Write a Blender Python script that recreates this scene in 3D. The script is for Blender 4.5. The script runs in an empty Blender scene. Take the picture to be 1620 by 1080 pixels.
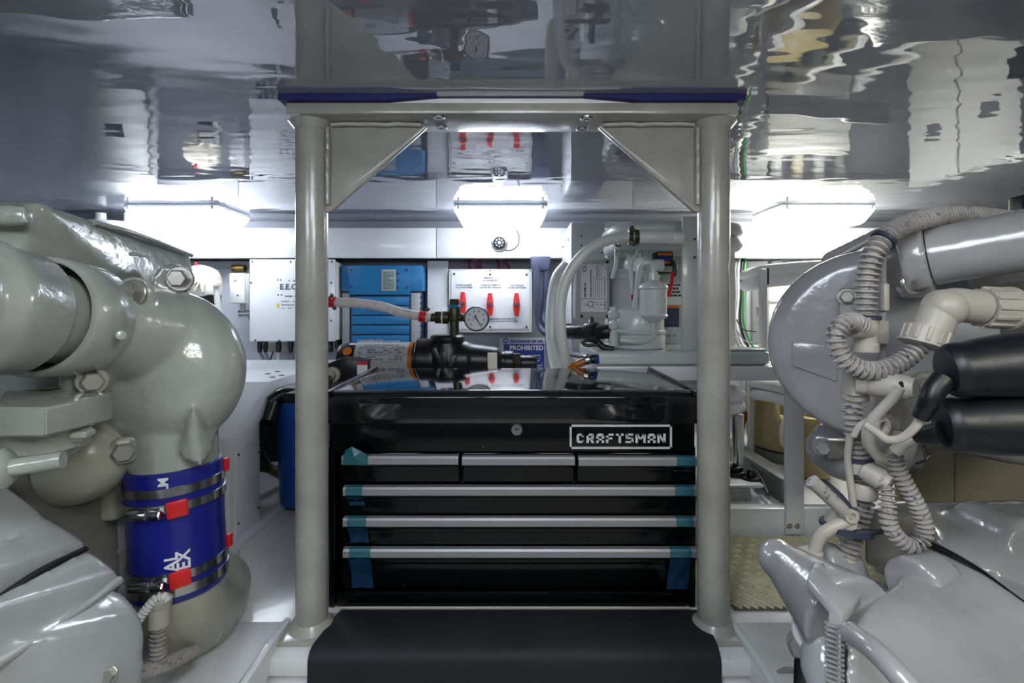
import bpy, bmesh, math, random
from mathutils import Vector, Matrix, Euler
random.seed(7)
S = bpy.context.scene
COL = S.collection
R = math.radians
# ------------------------------------------------------------------ camera, world, exposure
FPX = 788.0; CX = 810.0; CY = 487.0; CZ = 0.545      # focal length in px of a 1620 wide frame, horizon row, eye height
cam = bpy.data.cameras.new('camera'); cam.sensor_width = 36.0; cam.lens = FPX/1620*36.0
cam.shift_y = -(540-CY)/1620.0; cam.clip_start = 0.02
cam_o = bpy.data.objects.new('camera', cam); COL.objects.link(cam_o)
cam_o.location = (0, 0, CZ); cam_o.rotation_euler = (R(90), 0, 0); S.camera = cam_o
w = bpy.data.worlds.new('world'); S.world = w; w.use_nodes = True
w.node_tree.nodes['Background'].inputs[0].default_value = (0.05, 0.055, 0.06, 1)
S.view_settings.view_transform = 'Standard'; S.view_settings.look = 'None'
S.view_settings.exposure = 0.0; S.view_settings.gamma = 1.0; S.view_settings.use_curve_mapping = False
LAMP_COOL = (0.82, 0.89, 1.0); LAMP_WARM = (1.0, 1.0, 0.88); LAMP_POWER = 16.5; LAMP_RIGHT = 27.0; FILL_REAR = 18.0; FILL_MID = 19.0
CEIL = CZ + 0.34

def P(x, y, Y):
    return Vector(((x-CX)/FPX*Y, Y, CZ + (CY-y)/FPX*Y))

# ------------------------------------------------------------------ materials
def lin(c):
    if isinstance(c, str): c = tuple(int(c[i:i+2], 16)/255 for i in (0, 2, 4))
    return tuple(v/12.92 if v <= .04045 else ((v+.055)/1.055)**2.4 for v in c) + (1,)
MATS = {}
def mat(name, col, rough=.4, metal=0., coat=0., mott=.06, mscale=9., bump=.0, bscale=60., speck=0., speckcol='3a3833', ior=1.5, emit=None, estr=0, stretch=None, trans=0, bdetail=3, mdetail=5):
    if name in MATS: return MATS[name]
    m = bpy.data.materials.new(name); m.use_nodes = True; nt = m.node_tree; N = nt.nodes; L = nt.links
    b = N['Principled BSDF']; c = lin(col)
    b.inputs['Roughness'].default_value = rough; b.inputs['Metallic'].default_value = metal
    b.inputs['Coat Weight'].default_value = coat; b.inputs['Coat Roughness'].default_value = .06
    b.inputs['IOR'].default_value = ior; b.inputs['Transmission Weight'].default_value = trans
    tc = N.new('ShaderNodeTexCoord'); src = tc.outputs['Object']
    if stretch:
        mp = N.new('ShaderNodeMapping'); mp.inputs['Scale'].default_value = stretch; L.new(src, mp.inputs[0]); src = mp.outputs[0]
    n = N.new('ShaderNodeTexNoise'); n.inputs['Scale'].default_value = mscale; n.inputs['Detail'].default_value = mdetail; L.new(src, n.inputs['Vector'])
    mx = N.new('ShaderNodeMix'); mx.data_type = 'RGBA'; mx.inputs[6].default_value = tuple(max(0, v*(1-mott*2.2)) for v in c[:3])+(1,)
    mx.inputs[7].default_value = tuple(min(1, v*(1+mott*2.2)) for v in c[:3])+(1,)
    L.new(n.outputs['Fac'], mx.inputs[0]); out = mx.outputs[2]
    if speck > 0:
        n2 = N.new('ShaderNodeTexNoise'); n2.inputs['Scale'].default_value = 150; n2.inputs['Detail'].default_value = 6; n2.inputs['Roughness'].default_value = .75; n2.inputs['Distortion'].default_value = .6; L.new(src, n2.inputs['Vector'])
        cr = N.new('ShaderNodeValToRGB'); cr.color_ramp.elements[0].position = .70-speck*.12; cr.color_ramp.elements[1].position = .74-speck*.10
        L.new(n2.outputs['Fac'], cr.inputs[0])
        mx2 = N.new('ShaderNodeMix'); mx2.data_type = 'RGBA'; L.new(cr.outputs[0], mx2.inputs[0]); L.new(out, mx2.inputs[6]); mx2.inputs[7].default_value = lin(speckcol); out = mx2.outputs[2]
    L.new(out, b.inputs['Base Color'])
    if bump > 0:
        n3 = N.new('ShaderNodeTexNoise'); n3.inputs['Scale'].default_value = bscale; n3.inputs['Detail'].default_value = bdetail; L.new(src, n3.inputs['Vector'])
        bp = N.new('ShaderNodeBump'); bp.inputs['Strength'].default_value = bump; bp.inputs['Distance'].default_value = .004
        L.new(n3.outputs['Fac'], bp.inputs['Height']); L.new(bp.outputs[0], b.inputs['Normal']); L.new(bp.outputs[0], b.inputs['Coat Normal'])
    if emit:
        b.inputs['Emission Color'].default_value = tuple(emit)+(1,); b.inputs['Emission Strength'].default_value = estr
    MATS[name] = m; return m

M_ceil = mat('ceiling_gloss', '8a8e9a', .004, bump=.2, bscale=6, stretch=(1.6, 4.6, 1), bdetail=.4, mott=.03, ior=2.9)
M_white = mat('white_paint', 'dcdde0', .28, mott=.03, bump=.05, bscale=40, coat=.3)
M_wall = mat('wall_paint', 'c9ccd6', .32, mott=.03, bump=.04, bscale=30)
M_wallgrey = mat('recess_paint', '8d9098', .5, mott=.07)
M_floor = mat('floor_paint', 'd6d8d8', .25, mott=.09, mscale=6, bump=.12, bscale=45, speck=.35, speckcol='77746a', coat=.2)
M_bilge = mat('lower_floor_paint', 'b4b3ae', .4, mott=.15, mscale=5, bump=.15, bscale=30)
M_frame = mat('frame_paint', '98968f', .25, mott=.2, mscale=12, mdetail=9, bump=.10, bscale=35, speck=.03, speckcol='5b564c', coat=.35)
M_sage = mat('sage_engine_paint', '9a9e95', .2, mott=.27, mscale=9, mdetail=9, bump=.5, bscale=30, speck=.12, speckcol='5d5b50', coat=.5)
M_sagedark = mat('sage_engine_paint_worn', '9b9b8c', .3, mott=.16, mscale=10, bump=.3, bscale=30, speck=.3, speckcol='55503f', coat=.2)
M_pale = mat('pale_engine_paint', 'a2a5a4', .17, mott=.24, mscale=7, mdetail=9, bump=.35, bscale=18, speck=.12, speckcol='5a574f', coat=.6)
M_grey = mat('grey_engine_paint', '929294', .22, mott=.26, mscale=8, mdetail=9, bump=.4, bscale=26, speck=.12, speckcol='55524e', coat=.5)
M_greydark = mat('grey_engine_paint_worn_shaded', '73716c', .35, mott=.14, mscale=12, bump=.25, bscale=28, speck=.25, speckcol='46413a', coat=.2)  # grey darkened to hold the shade of the engine gaps, plus worn specks
M_black = mat('black_gloss_enamel', '07080c', .07, mott=.3, speck=.10, speckcol='8d8d88', ior=1.6, coat=.5)
M_blackside = mat('black_gloss_front', '040506', .14, mott=.3, speck=.12, speckcol='8d8d88', ior=1.38)
M_rubber = mat('black_rubber', '0d0e12', .35, mott=.3, bump=.15, bscale=80)
M_rubberfuzz = mat('black_boot', '0a0c14', .42, mott=.3, speck=.4, speckcol='8a8d96', bump=.15, bscale=50)
M_vinyl = mat('black_vinyl', '35393e', .62, mott=.3, mscale=5, bump=.1, bscale=12, speck=.1, speckcol='9b9b95')
M_alu = mat('brushed_aluminium', '939498', .45, metal=.55, mott=.05, stretch=(1, 30, 30))
M_badge = mat('badge_silver', 'd0d0d2', .35, metal=.3, mott=.12, mscale=60)
M_steel = mat('stainless_steel', 'b9b9ba', .2, metal=1., mott=.12, mscale=25)
M_bolt = mat('bolt_steel', 'a9a79f', .33, metal=.7, mott=.15, mscale=30, bump=.1)
M_darkmetal = mat('dark_metal', '3b3b3d', .4, metal=.7, mott=.2)
M_brass = mat('aged_brass', '6f5f36', .38, metal=.9, mott=.35, mscale=40, bump=.2)
M_bronze = mat('tarnished_bronze', '4a4a38', .4, metal=.7, mott=.4, mscale=45, bump=.3)
M_bluehose = mat('blue_silicone', '151e78', .32, mott=.12, bump=.06, bscale=70, coat=.2)
M_blue = mat('blue_plastic', '1c55b0', .3, mott=.06)
M_chargerblue = mat('charger_blue', '196ca0', .38, mott=.04)
M_chargerdark = mat('charger_dark_blue', '123a5c', .45, mott=.05)
M_navy = mat('navy_gasket', '060a58', .6, mott=.1)
M_red = mat('red_plastic', 'cc1f22', .35, mott=.06)
M_orange = mat('orange_print', 'e07a1e', .5)
M_teal = mat('teal_tape', '265a66', .4, mott=.16, mscale=30, bump=.5, bscale=45)
M_tealdark = mat('blue_tape', '163f62', .32, mott=.2, mscale=30, bump=.6, bscale=40)
M_plasticw = mat('white_plastic', 'dfdfda', .35, mott=.03)
M_cream = mat('cream_plastic', 'dcd5c4', .4, mott=.05)
M_jug = mat('beige_tank', 'b5a677', .42, mott=.10, mscale=4)
M_hosew = mat('white_hose', 'd3d4d0', .32, mott=.05)
M_braid = mat('braided_hose', 'd6d0cf', .4, mott=.14, mscale=60, bump=.3, bscale=150)
M_conduit = mat('grey_conduit', '9c9894', .45, mott=.25, mscale=26, speck=1.15, speckcol='2b3050')
M_fitting = mat('beige_fitting', 'a8a39a', .4, mott=.1, mscale=20, speck=.1)
M_unit = mat('unit_paint', 'bfc5c4', .3, mott=.05, bump=.06, bscale=40, coat=.3)
M_tie = mat('blue_grey_tie', '2a3140', .45, mott=.15)
M_drain = mat('dark_slate_hose', '3a3f55', .5, mott=.12, bump=.15, bscale=70)
M_boxgrey = mat('light_grey_box', 'a8aaa9', .45, mott=.03)
M_label = mat('label_white', 'd8d9dc', .5, mott=.02)
M_ink = mat('ink', '22242c', .6, mott=.02)
M_inkgrey = mat('ink_grey', '6a6d78', .6, mott=.02)
M_yellow = mat('yellow_sticker', 'e6dc2e', .5)
M_purple = mat('magenta_cable', '7c2350', .4, mott=.1)
M_signblue = mat('sign_blue', '1c2f86', .4)
M_signpale = mat('sign_pale', 'b3b6c0', .5)
M_lcd = mat('lcd_glass', '7d908a', .2, mott=.08)
M_gratebase = mat('tread_mat_shaded_base', '5e5b48', .7, mott=.2, mscale=25)  # base darkened in colour for the shadowed gaps between ribs
M_grate = mat('tread_mat', 'c4bf9f', .6, mott=.15, mscale=25, bump=.2)
M_speckle = mat('speckled_slab', '9a9a94', .6, mott=.25, mscale=90, speck=1., speckcol='55554f')
M_zinc = mat('zinc_channel', '7d807c', .5, metal=.3, mott=.2)
M_brownhose = mat('amber_hose', '9a5d22', .25, mott=.15)
M_green = mat('green_wire', '2f8a44', .4)
M_wiregrey = mat('grey_wire', '7f828a', .4)
M_bulk = mat('yellowed_bulkhead', 'b5ad92', .5, mott=.12, mscale=6)
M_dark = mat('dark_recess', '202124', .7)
M_lens = {}
def lensmat(key, col, p):
    return mat('lamp_lens_'+key, 'f4f6f8', .4, emit=col, estr=p)

# ------------------------------------------------------------------ object helpers
ORG = {}
def link(o, parent, wloc):
    COL.objects.link(o)
    ORG[o.name] = Vector(wloc)
    if parent is not None:
        o.parent = parent; o.location = Vector(wloc) - ORG[parent.name]
    else: o.location = wloc
    return o
def tag(o, label=None, cat=None, group=None, kind=None):
    if label: o['label'] = label
    if cat: o['category'] = cat
    if group: o['group'] = group
    if kind: o['kind'] = kind
    return o
def thing(name, loc, label, cat, group=None):
    o = bpy.data.objects.new(name, None); o.empty_display_size = .05
    link(o, None, loc); return tag(o, label, cat, group)
def fin(name, bm, m, parent=None, smooth=35, kind=None, label=None):
    bmesh.ops.recalc_face_normals(bm, faces=bm.faces[:])
    me = bpy.data.meshes.new(name); bm.to_mesh(me); bm.free()
    return finmesh(name, me, m, parent, smooth, kind, label)
def finmesh(name, me, m, parent=None, smooth=35, kind=None, label=None):
    xs = [v.co for v in me.vertices]
    lo = Vector((min(v.x for v in xs), min(v.y for v in xs), min(v.z for v in xs)))
    hi = Vector((max(v.x for v in xs), max(v.y for v in xs), max(v.z for v in xs)))
    c = (lo+hi)/2
    me.transform(Matrix.Translation(-c)); me.materials.clear(); me.materials.append(m)
    if smooth:
        me.shade_smooth(); me.set_sharp_from_angle(angle=R(smooth))
    o = bpy.data.objects.new(name, me); link(o, parent, c)
    if kind: o['kind'] = kind
    if label: o['label'] = label
    return o
def frame_from(d):
    d = Vector(d).normalized(); a = Vector((0, 0, 1)) if abs(d.z) < .95 else Vector((1, 0, 0))
    x = a.cross(d).normalized(); y = d.cross(x); return x, y, d
def add_box(bm, c, size, rot=None, bev=0., seg=2):
    t = bmesh.new(); bmesh.ops.create_cube(t, size=1)
    bmesh.ops.scale(t, vec=size, verts=t.verts)
    if bev > 0: bmesh.ops.bevel(t, geom=t.edges[:], offset=bev, segments=seg, profile=.5, affect='EDGES')
    M = Matrix.Translation(Vector(c))
    if rot is not None: M = M @ (rot if isinstance(rot, Matrix) else Euler(rot).to_matrix().to_4x4())
    t.transform(M); merge(bm, t)
def merge(bm, t):
    me = bpy.data.meshes.new('tmp'); t.to_mesh(me); t.free(); bm.from_mesh(me); bpy.data.meshes.remove(me)
def add_lathe(bm, o, axis, prof, seg=32, caps=True, squash=(1, 1)):
    x, y, d = frame_from(axis); o = Vector(o); rings = []
    for r, h in prof:
        rings.append([bm.verts.new(o + d*h + (x*math.cos(2*math.pi*i/seg)*squash[0] + y*math.sin(2*math.pi*i/seg)*squash[1])*max(r, 1e-5)) for i in range(seg)])
    for a, b in zip(rings, rings[1:]):
        for i in range(seg): bm.faces.new((a[i], a[(i+1) % seg], b[(i+1) % seg], b[i]))
    if caps: bm.faces.new(rings[0][::-1]); bm.faces.new(rings[-1])
def add_cyl(bm, p0, p1, r0, r1=None, seg=24, bev=0.):
    p0 = Vector(p0); p1 = Vector(p1); r1 = r0 if r1 is None else r1; L = (p1-p0).length
    if bev > 0: prof = [(r0-bev, 0), (r0-bev*.3, bev*.3), (r0, bev), (r1, L-bev), (r1-bev*.3, L-bev*.3), (r1-bev, L)]
    else: prof = [(r0, 0), (r1, L)]
    add_lathe(bm, p0, p1-p0, prof, seg)
def spline(pts, n=10):
    pts = [Vector(p) for p in pts]
    if len(pts) == 2: return [pts[0].lerp(pts[1], i/n) for i in range(n+1)]
    q = [2*pts[0]-pts[1]] + pts + [2*pts[-1]-pts[-2]]; out = []
    for i in range(1, len(q)-2):
        for k in range(n):
            t = k/n; a, b, c, d = q[i-1], q[i], q[i+1], q[i+2]
            out.append(.5*((2*b)+(c-a)*t+(2*a-5*b+4*c-d)*t*t+(3*b-a-3*c+d)*t*t*t))
    out.append(q[-2]); return out
def resample(pts, step):
    out = [pts[0]]; acc = 0.
    for a, b in zip(pts, pts[1:]):
        L = (b-a).length
        if L < 1e-9: continue
        t = step-acc
        while t <= L: out.append(a.lerp(b, t/L)); t += step
        acc = L-(t-step)
    if (out[-1]-pts[-1]).length > step*.3: out.append(pts[-1])
    return out
def add_tube(bm, pts, r, seg=14, step=None, corr=None, depth=.42, closed=False, flat=None):
    path = spline(pts, 12)
    if corr: path = resample(path, corr/4.)
    elif step: path = resample(path, step)
    N = len(path); rings = []; x = None
    for i, p in enumerate(path):
        d = (path[min(i+1, N-1)] - path[max(i-1, 0)]).normalized()
        if x is None: x, y, _ = frame_from(d)
        else:
            x = (x - d*x.dot(d)).normalized(); y = d.cross(x)
        rr = r(i/(N-1)) if callable(r) else r
        if corr: rr *= (1, 1, 1-depth, 1-depth)[i % 4]
        rings.append([bm.verts.new(p + (x*math.cos(2*math.pi*k/seg) + y*math.sin(2*math.pi*k/seg))*rr) for k in range(seg)])
    for a, b in zip(rings, rings[1:]):
        for k in range(seg): bm.faces.new((a[k], a[(k+1) % seg], b[(k+1) % seg], b[k]))
    if closed:
        pass
    bm.faces.new(rings[0][::-1]); bm.faces.new(rings[-1])
def box(name, parent, m, c, size, bev=.003, rot=None, **k):
    bm = bmesh.new(); add_box(bm, c, size, rot, bev); return fin(name, bm, m, parent, **k)
def bbox(name, parent, m, lo, hi, bev=.003, **k):
    lo = Vector(lo); hi = Vector(hi)
    return box(name, parent, m, (lo+hi)/2, hi-lo, bev, **k)
def cyl(name, parent, m, p0, p1, r0, r1=None, seg=28, bev=.0015, **k):
    bm = bmesh.new(); add_cyl(bm, p0, p1, r0, r1, seg, bev); return fin(name, bm, m, parent, **k)
def lathe(name, parent, m, o, axis, prof, seg=36, **k):
    bm = bmesh.new(); add_lathe(bm, o, axis, prof, seg); return fin(name, bm, m, parent, **k)
def tube(name, parent, m, pts, r, seg=14, corr=None, depth=.42, step=None, **k):
    bm = bmesh.new(); add_tube(bm, pts, r, seg, step, corr, depth); return fin(name, bm, m, parent, smooth=k.pop('smooth', 60), **k)
def add_prism(bm, pts, vec, bev=0.):
    t = bmesh.new(); a = [t.verts.new(Vector(p)) for p in pts]; b = [t.verts.new(Vector(p)+Vector(vec)) for p in pts]; n = len(a)
    t.faces.new(a); t.faces.new(b[::-1])
    for i in range(n): t.faces.new((a[i], b[i], b[(i+1) % n], a[(i+1) % n]))
    bmesh.ops.recalc_face_normals(t, faces=t.faces[:])
    if bev > 0: bmesh.ops.bevel(t, geom=t.edges[:], offset=bev, segments=2, profile=.5, affect='EDGES', clamp_overlap=True)
    merge(bm, t)
def prism(name, parent, m, pts, vec, bev=.002, **k):
    bm = bmesh.new(); add_prism(bm, pts, vec, bev); return fin(name, bm, m, parent, **k)
def bake(me, mods):
    o = bpy.data.objects.new('tmp', me); COL.objects.link(o)
    for typ, kw in mods:
        md = o.modifiers.new('m', typ)
        for a, v in kw.items(): setattr(md, a, v)
    dg = bpy.context.evaluated_depsgraph_get(); dg.update()
    out = bpy.data.meshes.new_from_object(o.evaluated_get(dg))
    bpy.data.objects.remove(o); bpy.data.meshes.remove(me); return out
def blob(name, parent, m, prims, voxel=.005, it=6, fac=.5, **k):
    """cast shape: primitives fused and rounded into one skin"""
    bm = bmesh.new()
    for p in prims:
        t = bmesh.new()
        if p[0] == 's':
            bmesh.ops.create_uvsphere(t, u_segments=28, v_segments=18, radius=1)
            M = Matrix.Translation(Vector(p[1])) @ (Euler(p[3]).to_matrix().to_4x4() if len(p) > 3 else Matrix()) @ Matrix.Diagonal(Vector(p[2]).to_4d())
            t.transform(M)
        elif p[0] == 'c': add_cyl(t, p[1], p[2], p[3], p[4] if len(p) > 4 else None, 32)
        elif p[0] == 'b': add_box(t, p[1], p[2], p[3] if len(p) > 3 else None)
        elif p[0] == 'h':
            for q in p[1]: t.verts.new(Vector(q))
            r_ = bmesh.ops.convex_hull(t, input=t.verts[:])
            bmesh.ops.delete(t, geom=[g for g in r_['geom_interior'] if isinstance(g, bmesh.types.BMVert)], context='VERTS')
        elif p[0] == 'p': add_prism(t, p[1], p[2])
        elif p[0] == 'l': add_lathe(t, p[1], p[2], p[3], 36)
        bmesh.ops.recalc_face_normals(t, faces=t.faces[:]); merge(bm, t)
    me = bpy.data.meshes.new('tmp'); bm.to_mesh(me); bm.free()
    me = bake(me, [('REMESH', dict(mode='VOXEL', voxel_size=voxel, adaptivity=0)), ('SMOOTH', dict(factor=fac, iterations=it))])
    return finmesh(name, me, m, parent, smooth=k.pop('smooth', 180), **k)
def textmesh(s, size, ext=.0004, align='CENTER', bold=0., sx=1., sp=1.):
    c = bpy.data.curves.new('t', 'FONT'); c.body = s; c.size = size; c.extrude = ext; c.align_x = align; c.align_y = 'CENTER'; c.offset = bold; c.resolution_u = 2; c.space_character = sp
    o = bpy.data.objects.new('t', c); COL.objects.link(o)
    dg = bpy.context.evaluated_depsgraph_get(); dg.update()
    me = bpy.data.meshes.new_from_object(o.evaluated_get(dg)); bpy.data.objects.remove(o); bpy.data.curves.remove(c)
    if sx != 1: me.transform(Matrix.Diagonal((sx, 1, 1, 1)))
    return me
FACE = Matrix.Rotation(R(90), 4, 'X')
def text(name, parent, m, s, size, loc, rot=None, **k):
    me = textmesh(s, size, **k); me.transform(Matrix.Translation(Vector(loc)) @ (rot if rot is not None else FACE))
    return finmesh(name, me, m, parent, smooth=0)
def hexbolt(name, parent, m, p, d, r, h, washer=True, **k):
    p = Vector(p); d = Vector(d).normalized(); bm = bmesh.new()
    if washer: add_lathe(bm, p-d*h*.1, d, [(r*1.5, 0), (r*1.5, h*.2), (r*1.4, h*.27)], 24)
    add_lathe(bm, p, d, [(r*1.1, 0), (r*1.1, h*.8), (r*.9, h)], 6)
    return fin(name, bm, m, parent, smooth=25, **k)
def dup(o, parent, wloc, label=None):
    c = o.copy(); link(c, parent, wloc)
    if label: c['label'] = label
    for ch in [q for q in o.children]:
        dup(ch, c, Vector(wloc) + (ORG[ch.name]-ORG[o.name]))
    return c
def ticks(name, parent, m, x0, x1, z0, z1, y, rows, seed=1, h=.45, fill=.75, kind='stuff'):
    """rows of small print dashes on a flat label facing the camera"""
    rr = random.Random(seed); bm = bmesh.new(); dz = (z1-z0)/rows
    for i in range(rows):
        z = z1-dz*(i+.5); x = x0
        while x < x1-.001:
            L = rr.uniform(.003, .012)
            if x+L > x1: break
            if rr.random() < fill: add_box(bm, (x+L/2, y, z), (L, .0006, dz*h))
            x += L+rr.uniform(.0015, .003)
    return fin(name, bm, m, parent, smooth=0)
# ------------------------------------------------------------------ the room
def struct(o): o['kind'] = 'structure'; return o
YB = 2.05; XL = -1.75; XR = 2.0; YF = -1.6; DECK = .775
struct(bbox('floor', None, M_floor, (XL, DECK, -.03), (XR, YB, 0), .004))
struct(bbox('floor_lower', None, M_bilge, (XL, YF, -.33), (XR, DECK+.06, -.30), 0))
fs = struct(bbox('wall_step', None, M_white, (XL, DECK+.012, -.30), (XR, DECK+.05, -.03), .002))
struct(bbox('ceiling', None, M_ceil, (XL, YF, CEIL), (XR, YB+.05, CEIL+.03), 0))
struct(bbox('wall_back', None, M_wall, (XL, YB, -.03), (XR, YB+.04, CEIL), 0))
struct(bbox('wall_left', None, M_wall, (XL-.04, YF, -.33), (XL, YB+.04, CEIL+.03), 0))
struct(bbox('wall_right', None, M_wall, (XR, YF, -.33), (XR+.04, YB+.04, CEIL+.03), 0))
struct(bbox('wall_front', None, M_wallgrey, (XL, YF-.04, -.33), (XR, YF, CEIL+.03), 0))
# white duct band under the ceiling, in panels
band = tag(bpy.data.objects.new('trim_1', None), 'white duct band in flat panels along the top of the back wall', None, None, 'structure'); link(band, None, (0, 1.9, CZ+.19))
zb0 = P(0, 408, 1.9).z; zb1 = P(0, 360.5, 1.9).z
cuts = [XL, P(377, 0, 1.9).x, P(690, 0, 1.9).x, P(1002, 0, 1.9).x, P(1330, 0, 1.9).x, XR]
for a, b in zip(cuts, cuts[1:]):
    bbox('panel', band, M_white, (a+.0012, 1.9, zb0), (b-.0012, 1.915, zb1), .0015)
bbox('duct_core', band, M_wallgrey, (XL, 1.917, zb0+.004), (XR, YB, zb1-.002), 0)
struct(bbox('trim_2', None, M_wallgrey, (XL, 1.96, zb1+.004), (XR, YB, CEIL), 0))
# recessed grey wall strip and white pilasters
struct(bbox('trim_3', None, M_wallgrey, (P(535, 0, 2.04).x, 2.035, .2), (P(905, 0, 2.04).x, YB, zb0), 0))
struct(bbox('trim_4', None, M_white, (P(676, 0, 1.98).x, 1.98, 0), (P(709, 0, 1.98).x, 2.034, zb0-.002), .003))
struct(bbox('trim_5', None, M_white, (P(1185, 0, 1.98).x, 2.0, 0), (P(1191, 0, 1.98).x+.07, YB, zb0-.002), .003))
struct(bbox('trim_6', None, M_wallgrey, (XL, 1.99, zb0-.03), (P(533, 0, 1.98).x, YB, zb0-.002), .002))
# ledge along the back wall on the left with small dark nameplate
lg = struct(bbox('trim_7', None, M_white, (XL, 1.86, P(0, 600, 1.86).z), (-.42, YB, P(0, 585, 1.86).z), .003))
npz = P(407, 592, 1.858)
bbox('nameplate', lg, M_dark, (npz.x-.03, 1.8565, npz.z-.008), (npz.x+.03, 1.8605, npz.z+.008), .001)

# ------------------------------------------------------------------ ceiling lamps
def lamp(xc, y0, y1, w, key, col, power, label):
    t = thing('ceiling_lamp', (xc, (y0+y1)/2, CEIL), label, 'lamp', 'white bulkhead lamps on the ceiling')
    yc = (y0+y1)/2; d = y1-y0
    bbox('lamp_base', t, M_white, (xc-w/2, y0, CEIL-.008), (xc+w/2, y1, CEIL-.0005), .002)
    bbox('gasket', t, M_dark, (xc-w/2+.002, y0+.002, CEIL-.011), (xc+w/2-.002, y1-.002, CEIL-.008), .0)
    bm = bmesh.new()
    r0 = [(xc-w/2, y0), (xc+w/2, y0), (xc+w/2, y1), (xc-w/2, y1)]
    def ring(s, z, dx): return [bm.verts.new((xc+(x-xc)*s, yc+(y-yc)*dx, z)) for x, y in r0]
    rs = [ring(1, CEIL-.011, 1), ring(1, CEIL-.020, 1), ring(.86, CEIL-.058, .8), ring(.80, CEIL-.064, .72)]
    for a, b in zip(rs, rs[1:]):
        for i in range(4): bm.faces.new((a[i], a[(i+1) % 4], b[(i+1) % 4], b[i]))
    bm.faces.new(rs[-1]); bm.faces.new(rs[0][::-1])
    bmesh.ops.bevel(bm, geom=[e for e in bm.edges], offset=.003, segments=2, affect='EDGES')
    fin('diffuser', bm, lensmat(key, col, power), t)
    for sx in (-.9, .9): cyl('clip', t, M_white, (xc+sx*w/2, y0-.004, CEIL-.02), (xc+sx*w/2, y0-.004, CEIL-.006), .004)
    return t
lamp(-1.11, 1.62, 1.82, .305, 'cool', LAMP_COOL, LAMP_POWER, 'lit white ceiling lamp above the left engine')
lamp(-.037, 1.62, 1.80, .305, 'cool', LAMP_COOL, LAMP_POWER, 'lit white ceiling lamp over the round security camera')
lamp(1.03, 1.62, 1.82, .305, 'warm', LAMP_WARM, LAMP_RIGHT, 'lit white ceiling lamp above the right engine')
lamp(-.50, -.45, -.15, .42, 'rear_fill_cool', LAMP_COOL, FILL_REAR, 'added unseen fill lamp behind the viewpoint on the left')  # unseen lamp, added to light the fronts from behind the viewpoint
lamp(.50, -.45, -.15, .42, 'rear_fill_warm', LAMP_WARM, FILL_REAR, 'added unseen fill lamp behind the viewpoint on the right')  # second added rear lamp, out of view, brightens the fronts

lamp(0, .0, .20, .305, 'mid', (0.88, 0.93, 1.0), FILL_MID, 'added unseen fill lamp directly above the viewpoint')  # added overhead lamp, out of view, to brighten fronts, floor and rack

# ------------------------------------------------------------------ support frame: two posts, header plate, gussets
YP = .845; RP = .0262
xl = P(493.5, 0, YP).x; xr = P(1128.5, 0, YP).x
fr = thing('support_frame', ((xl+xr)/2, YP, 0), 'greyish white welded pipe frame with triangular gussets holding up the ceiling', 'frame')
zh0 = CZ+.312; zh1 = CZ+.330
for x in (xl, xr):
    cyl('post', fr, M_frame, (x, YP, .006), (x, YP, zh0), RP, seg=40, bev=0)
    b = bbox('base_plate', fr, M_frame, (x-.040, YP-.045, 0), (x+.040, YP+.035, .008), .002)
    lathe('weld_bead', fr, M_frame, (x, YP, .008), (0, 0, 1), [(RP+.012, 0), (RP+.007, .005), (RP+.001, .012)], 28)
    lathe('weld_bead', fr, M_frame, (x, YP, zh0-.012), (0, 0, 1), [(RP+.001, 0), (RP+.006, .006), (RP+.011, .012)], 28)
hp = prism('header_plate', fr, M_frame, [(P(452, 0, .8).x, .80, zh0), (P(1168, 0, .8).x, .80, zh0), (P(1172, 0, .8).x+.0, .82, zh0), (P(1172, 0, .8).x, .885, zh0), (P(450, 0, .8).x, .885, zh0), (P(450, 0, .8).x, .82, zh0)], (0, 0, zh1-zh0), .002)
bbox('gasket_strip', fr, M_white, (P(600, 0, .8).x, .803, zh1), (P(1000, 0, .8).x, .885, CEIL-.002), .001)
for a, b in ((440, 690), (925, 1180)):
    bm = bmesh.new(); ps = []
    n = 14; xa, xb = P(a, 0, .79).x, P(b, 0, .79).x
    up = []; lo = []
    for i in range(n+1):
        f = i/n; x = xa+(xb-xa)*f; g = f if a == 440 else 1-f
        th = (.0085 if g < .6 else .0085*(1-(g-.6)/.4)+.0015)
        lo.append((x, .79, CEIL-.0015-th)); up.append((x, .79, CEIL-.0012))
    add_prism(bm, lo+up[::-1], (0, .09, 0))
    fin('gasket', fr, None, None) if False else fin('gasket', bm, M_navy, fr, label='dark blue sealing strip')
for x, s in ((xl, 1), (xr, -1)):
    tip = P(672 if s > 0 else 950, 0, YP).x
    zb = P(0, 335, YP).z
    g = prism('gusset', fr, M_frame, [(x+s*RP*.6, YP-.005, zh0-.001), (tip, YP-.005, zh0-.001), (tip+s*.004, YP-.005, zh0-.006), (tip, YP-.005, zh0-.010), (x+s*(RP+.008), YP-.005, zb), (x+s*RP*.6, YP-.005, zb-.004)], (0, .010, 0), .0012)
    bm = bmesh.new(); rr = random.Random(3)
    add_tube(bm, [(x+s*(RP+.004), YP-.010+rr.uniform(-.001, .001), zb+.01+i*(zh0-zb-.02)/14) for i in range(15)], .004, 8)
    add_tube(bm, [(x+s*(RP+.01)+(tip-x-s*.04)*i/10, YP-.009, zh0-.004+rr.uniform(-.001, .001)) for i in range(11)], .004, 8)
    fin('weld_bead', bm, M_frame, fr, smooth=60)
for px, py in ((694, 184), (698, 200), (928, 186), (921, 203)):
    p = P(px, py, .312*FPX/(487-py)); p.z = zh0
    b = lathe('screw', fr, M_steel, p, (0, 0, -1), [(.0105, -.001), (.0105, .002), (.009, .0035), (.004, .0035), (.0035, .001)], 20)
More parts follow.
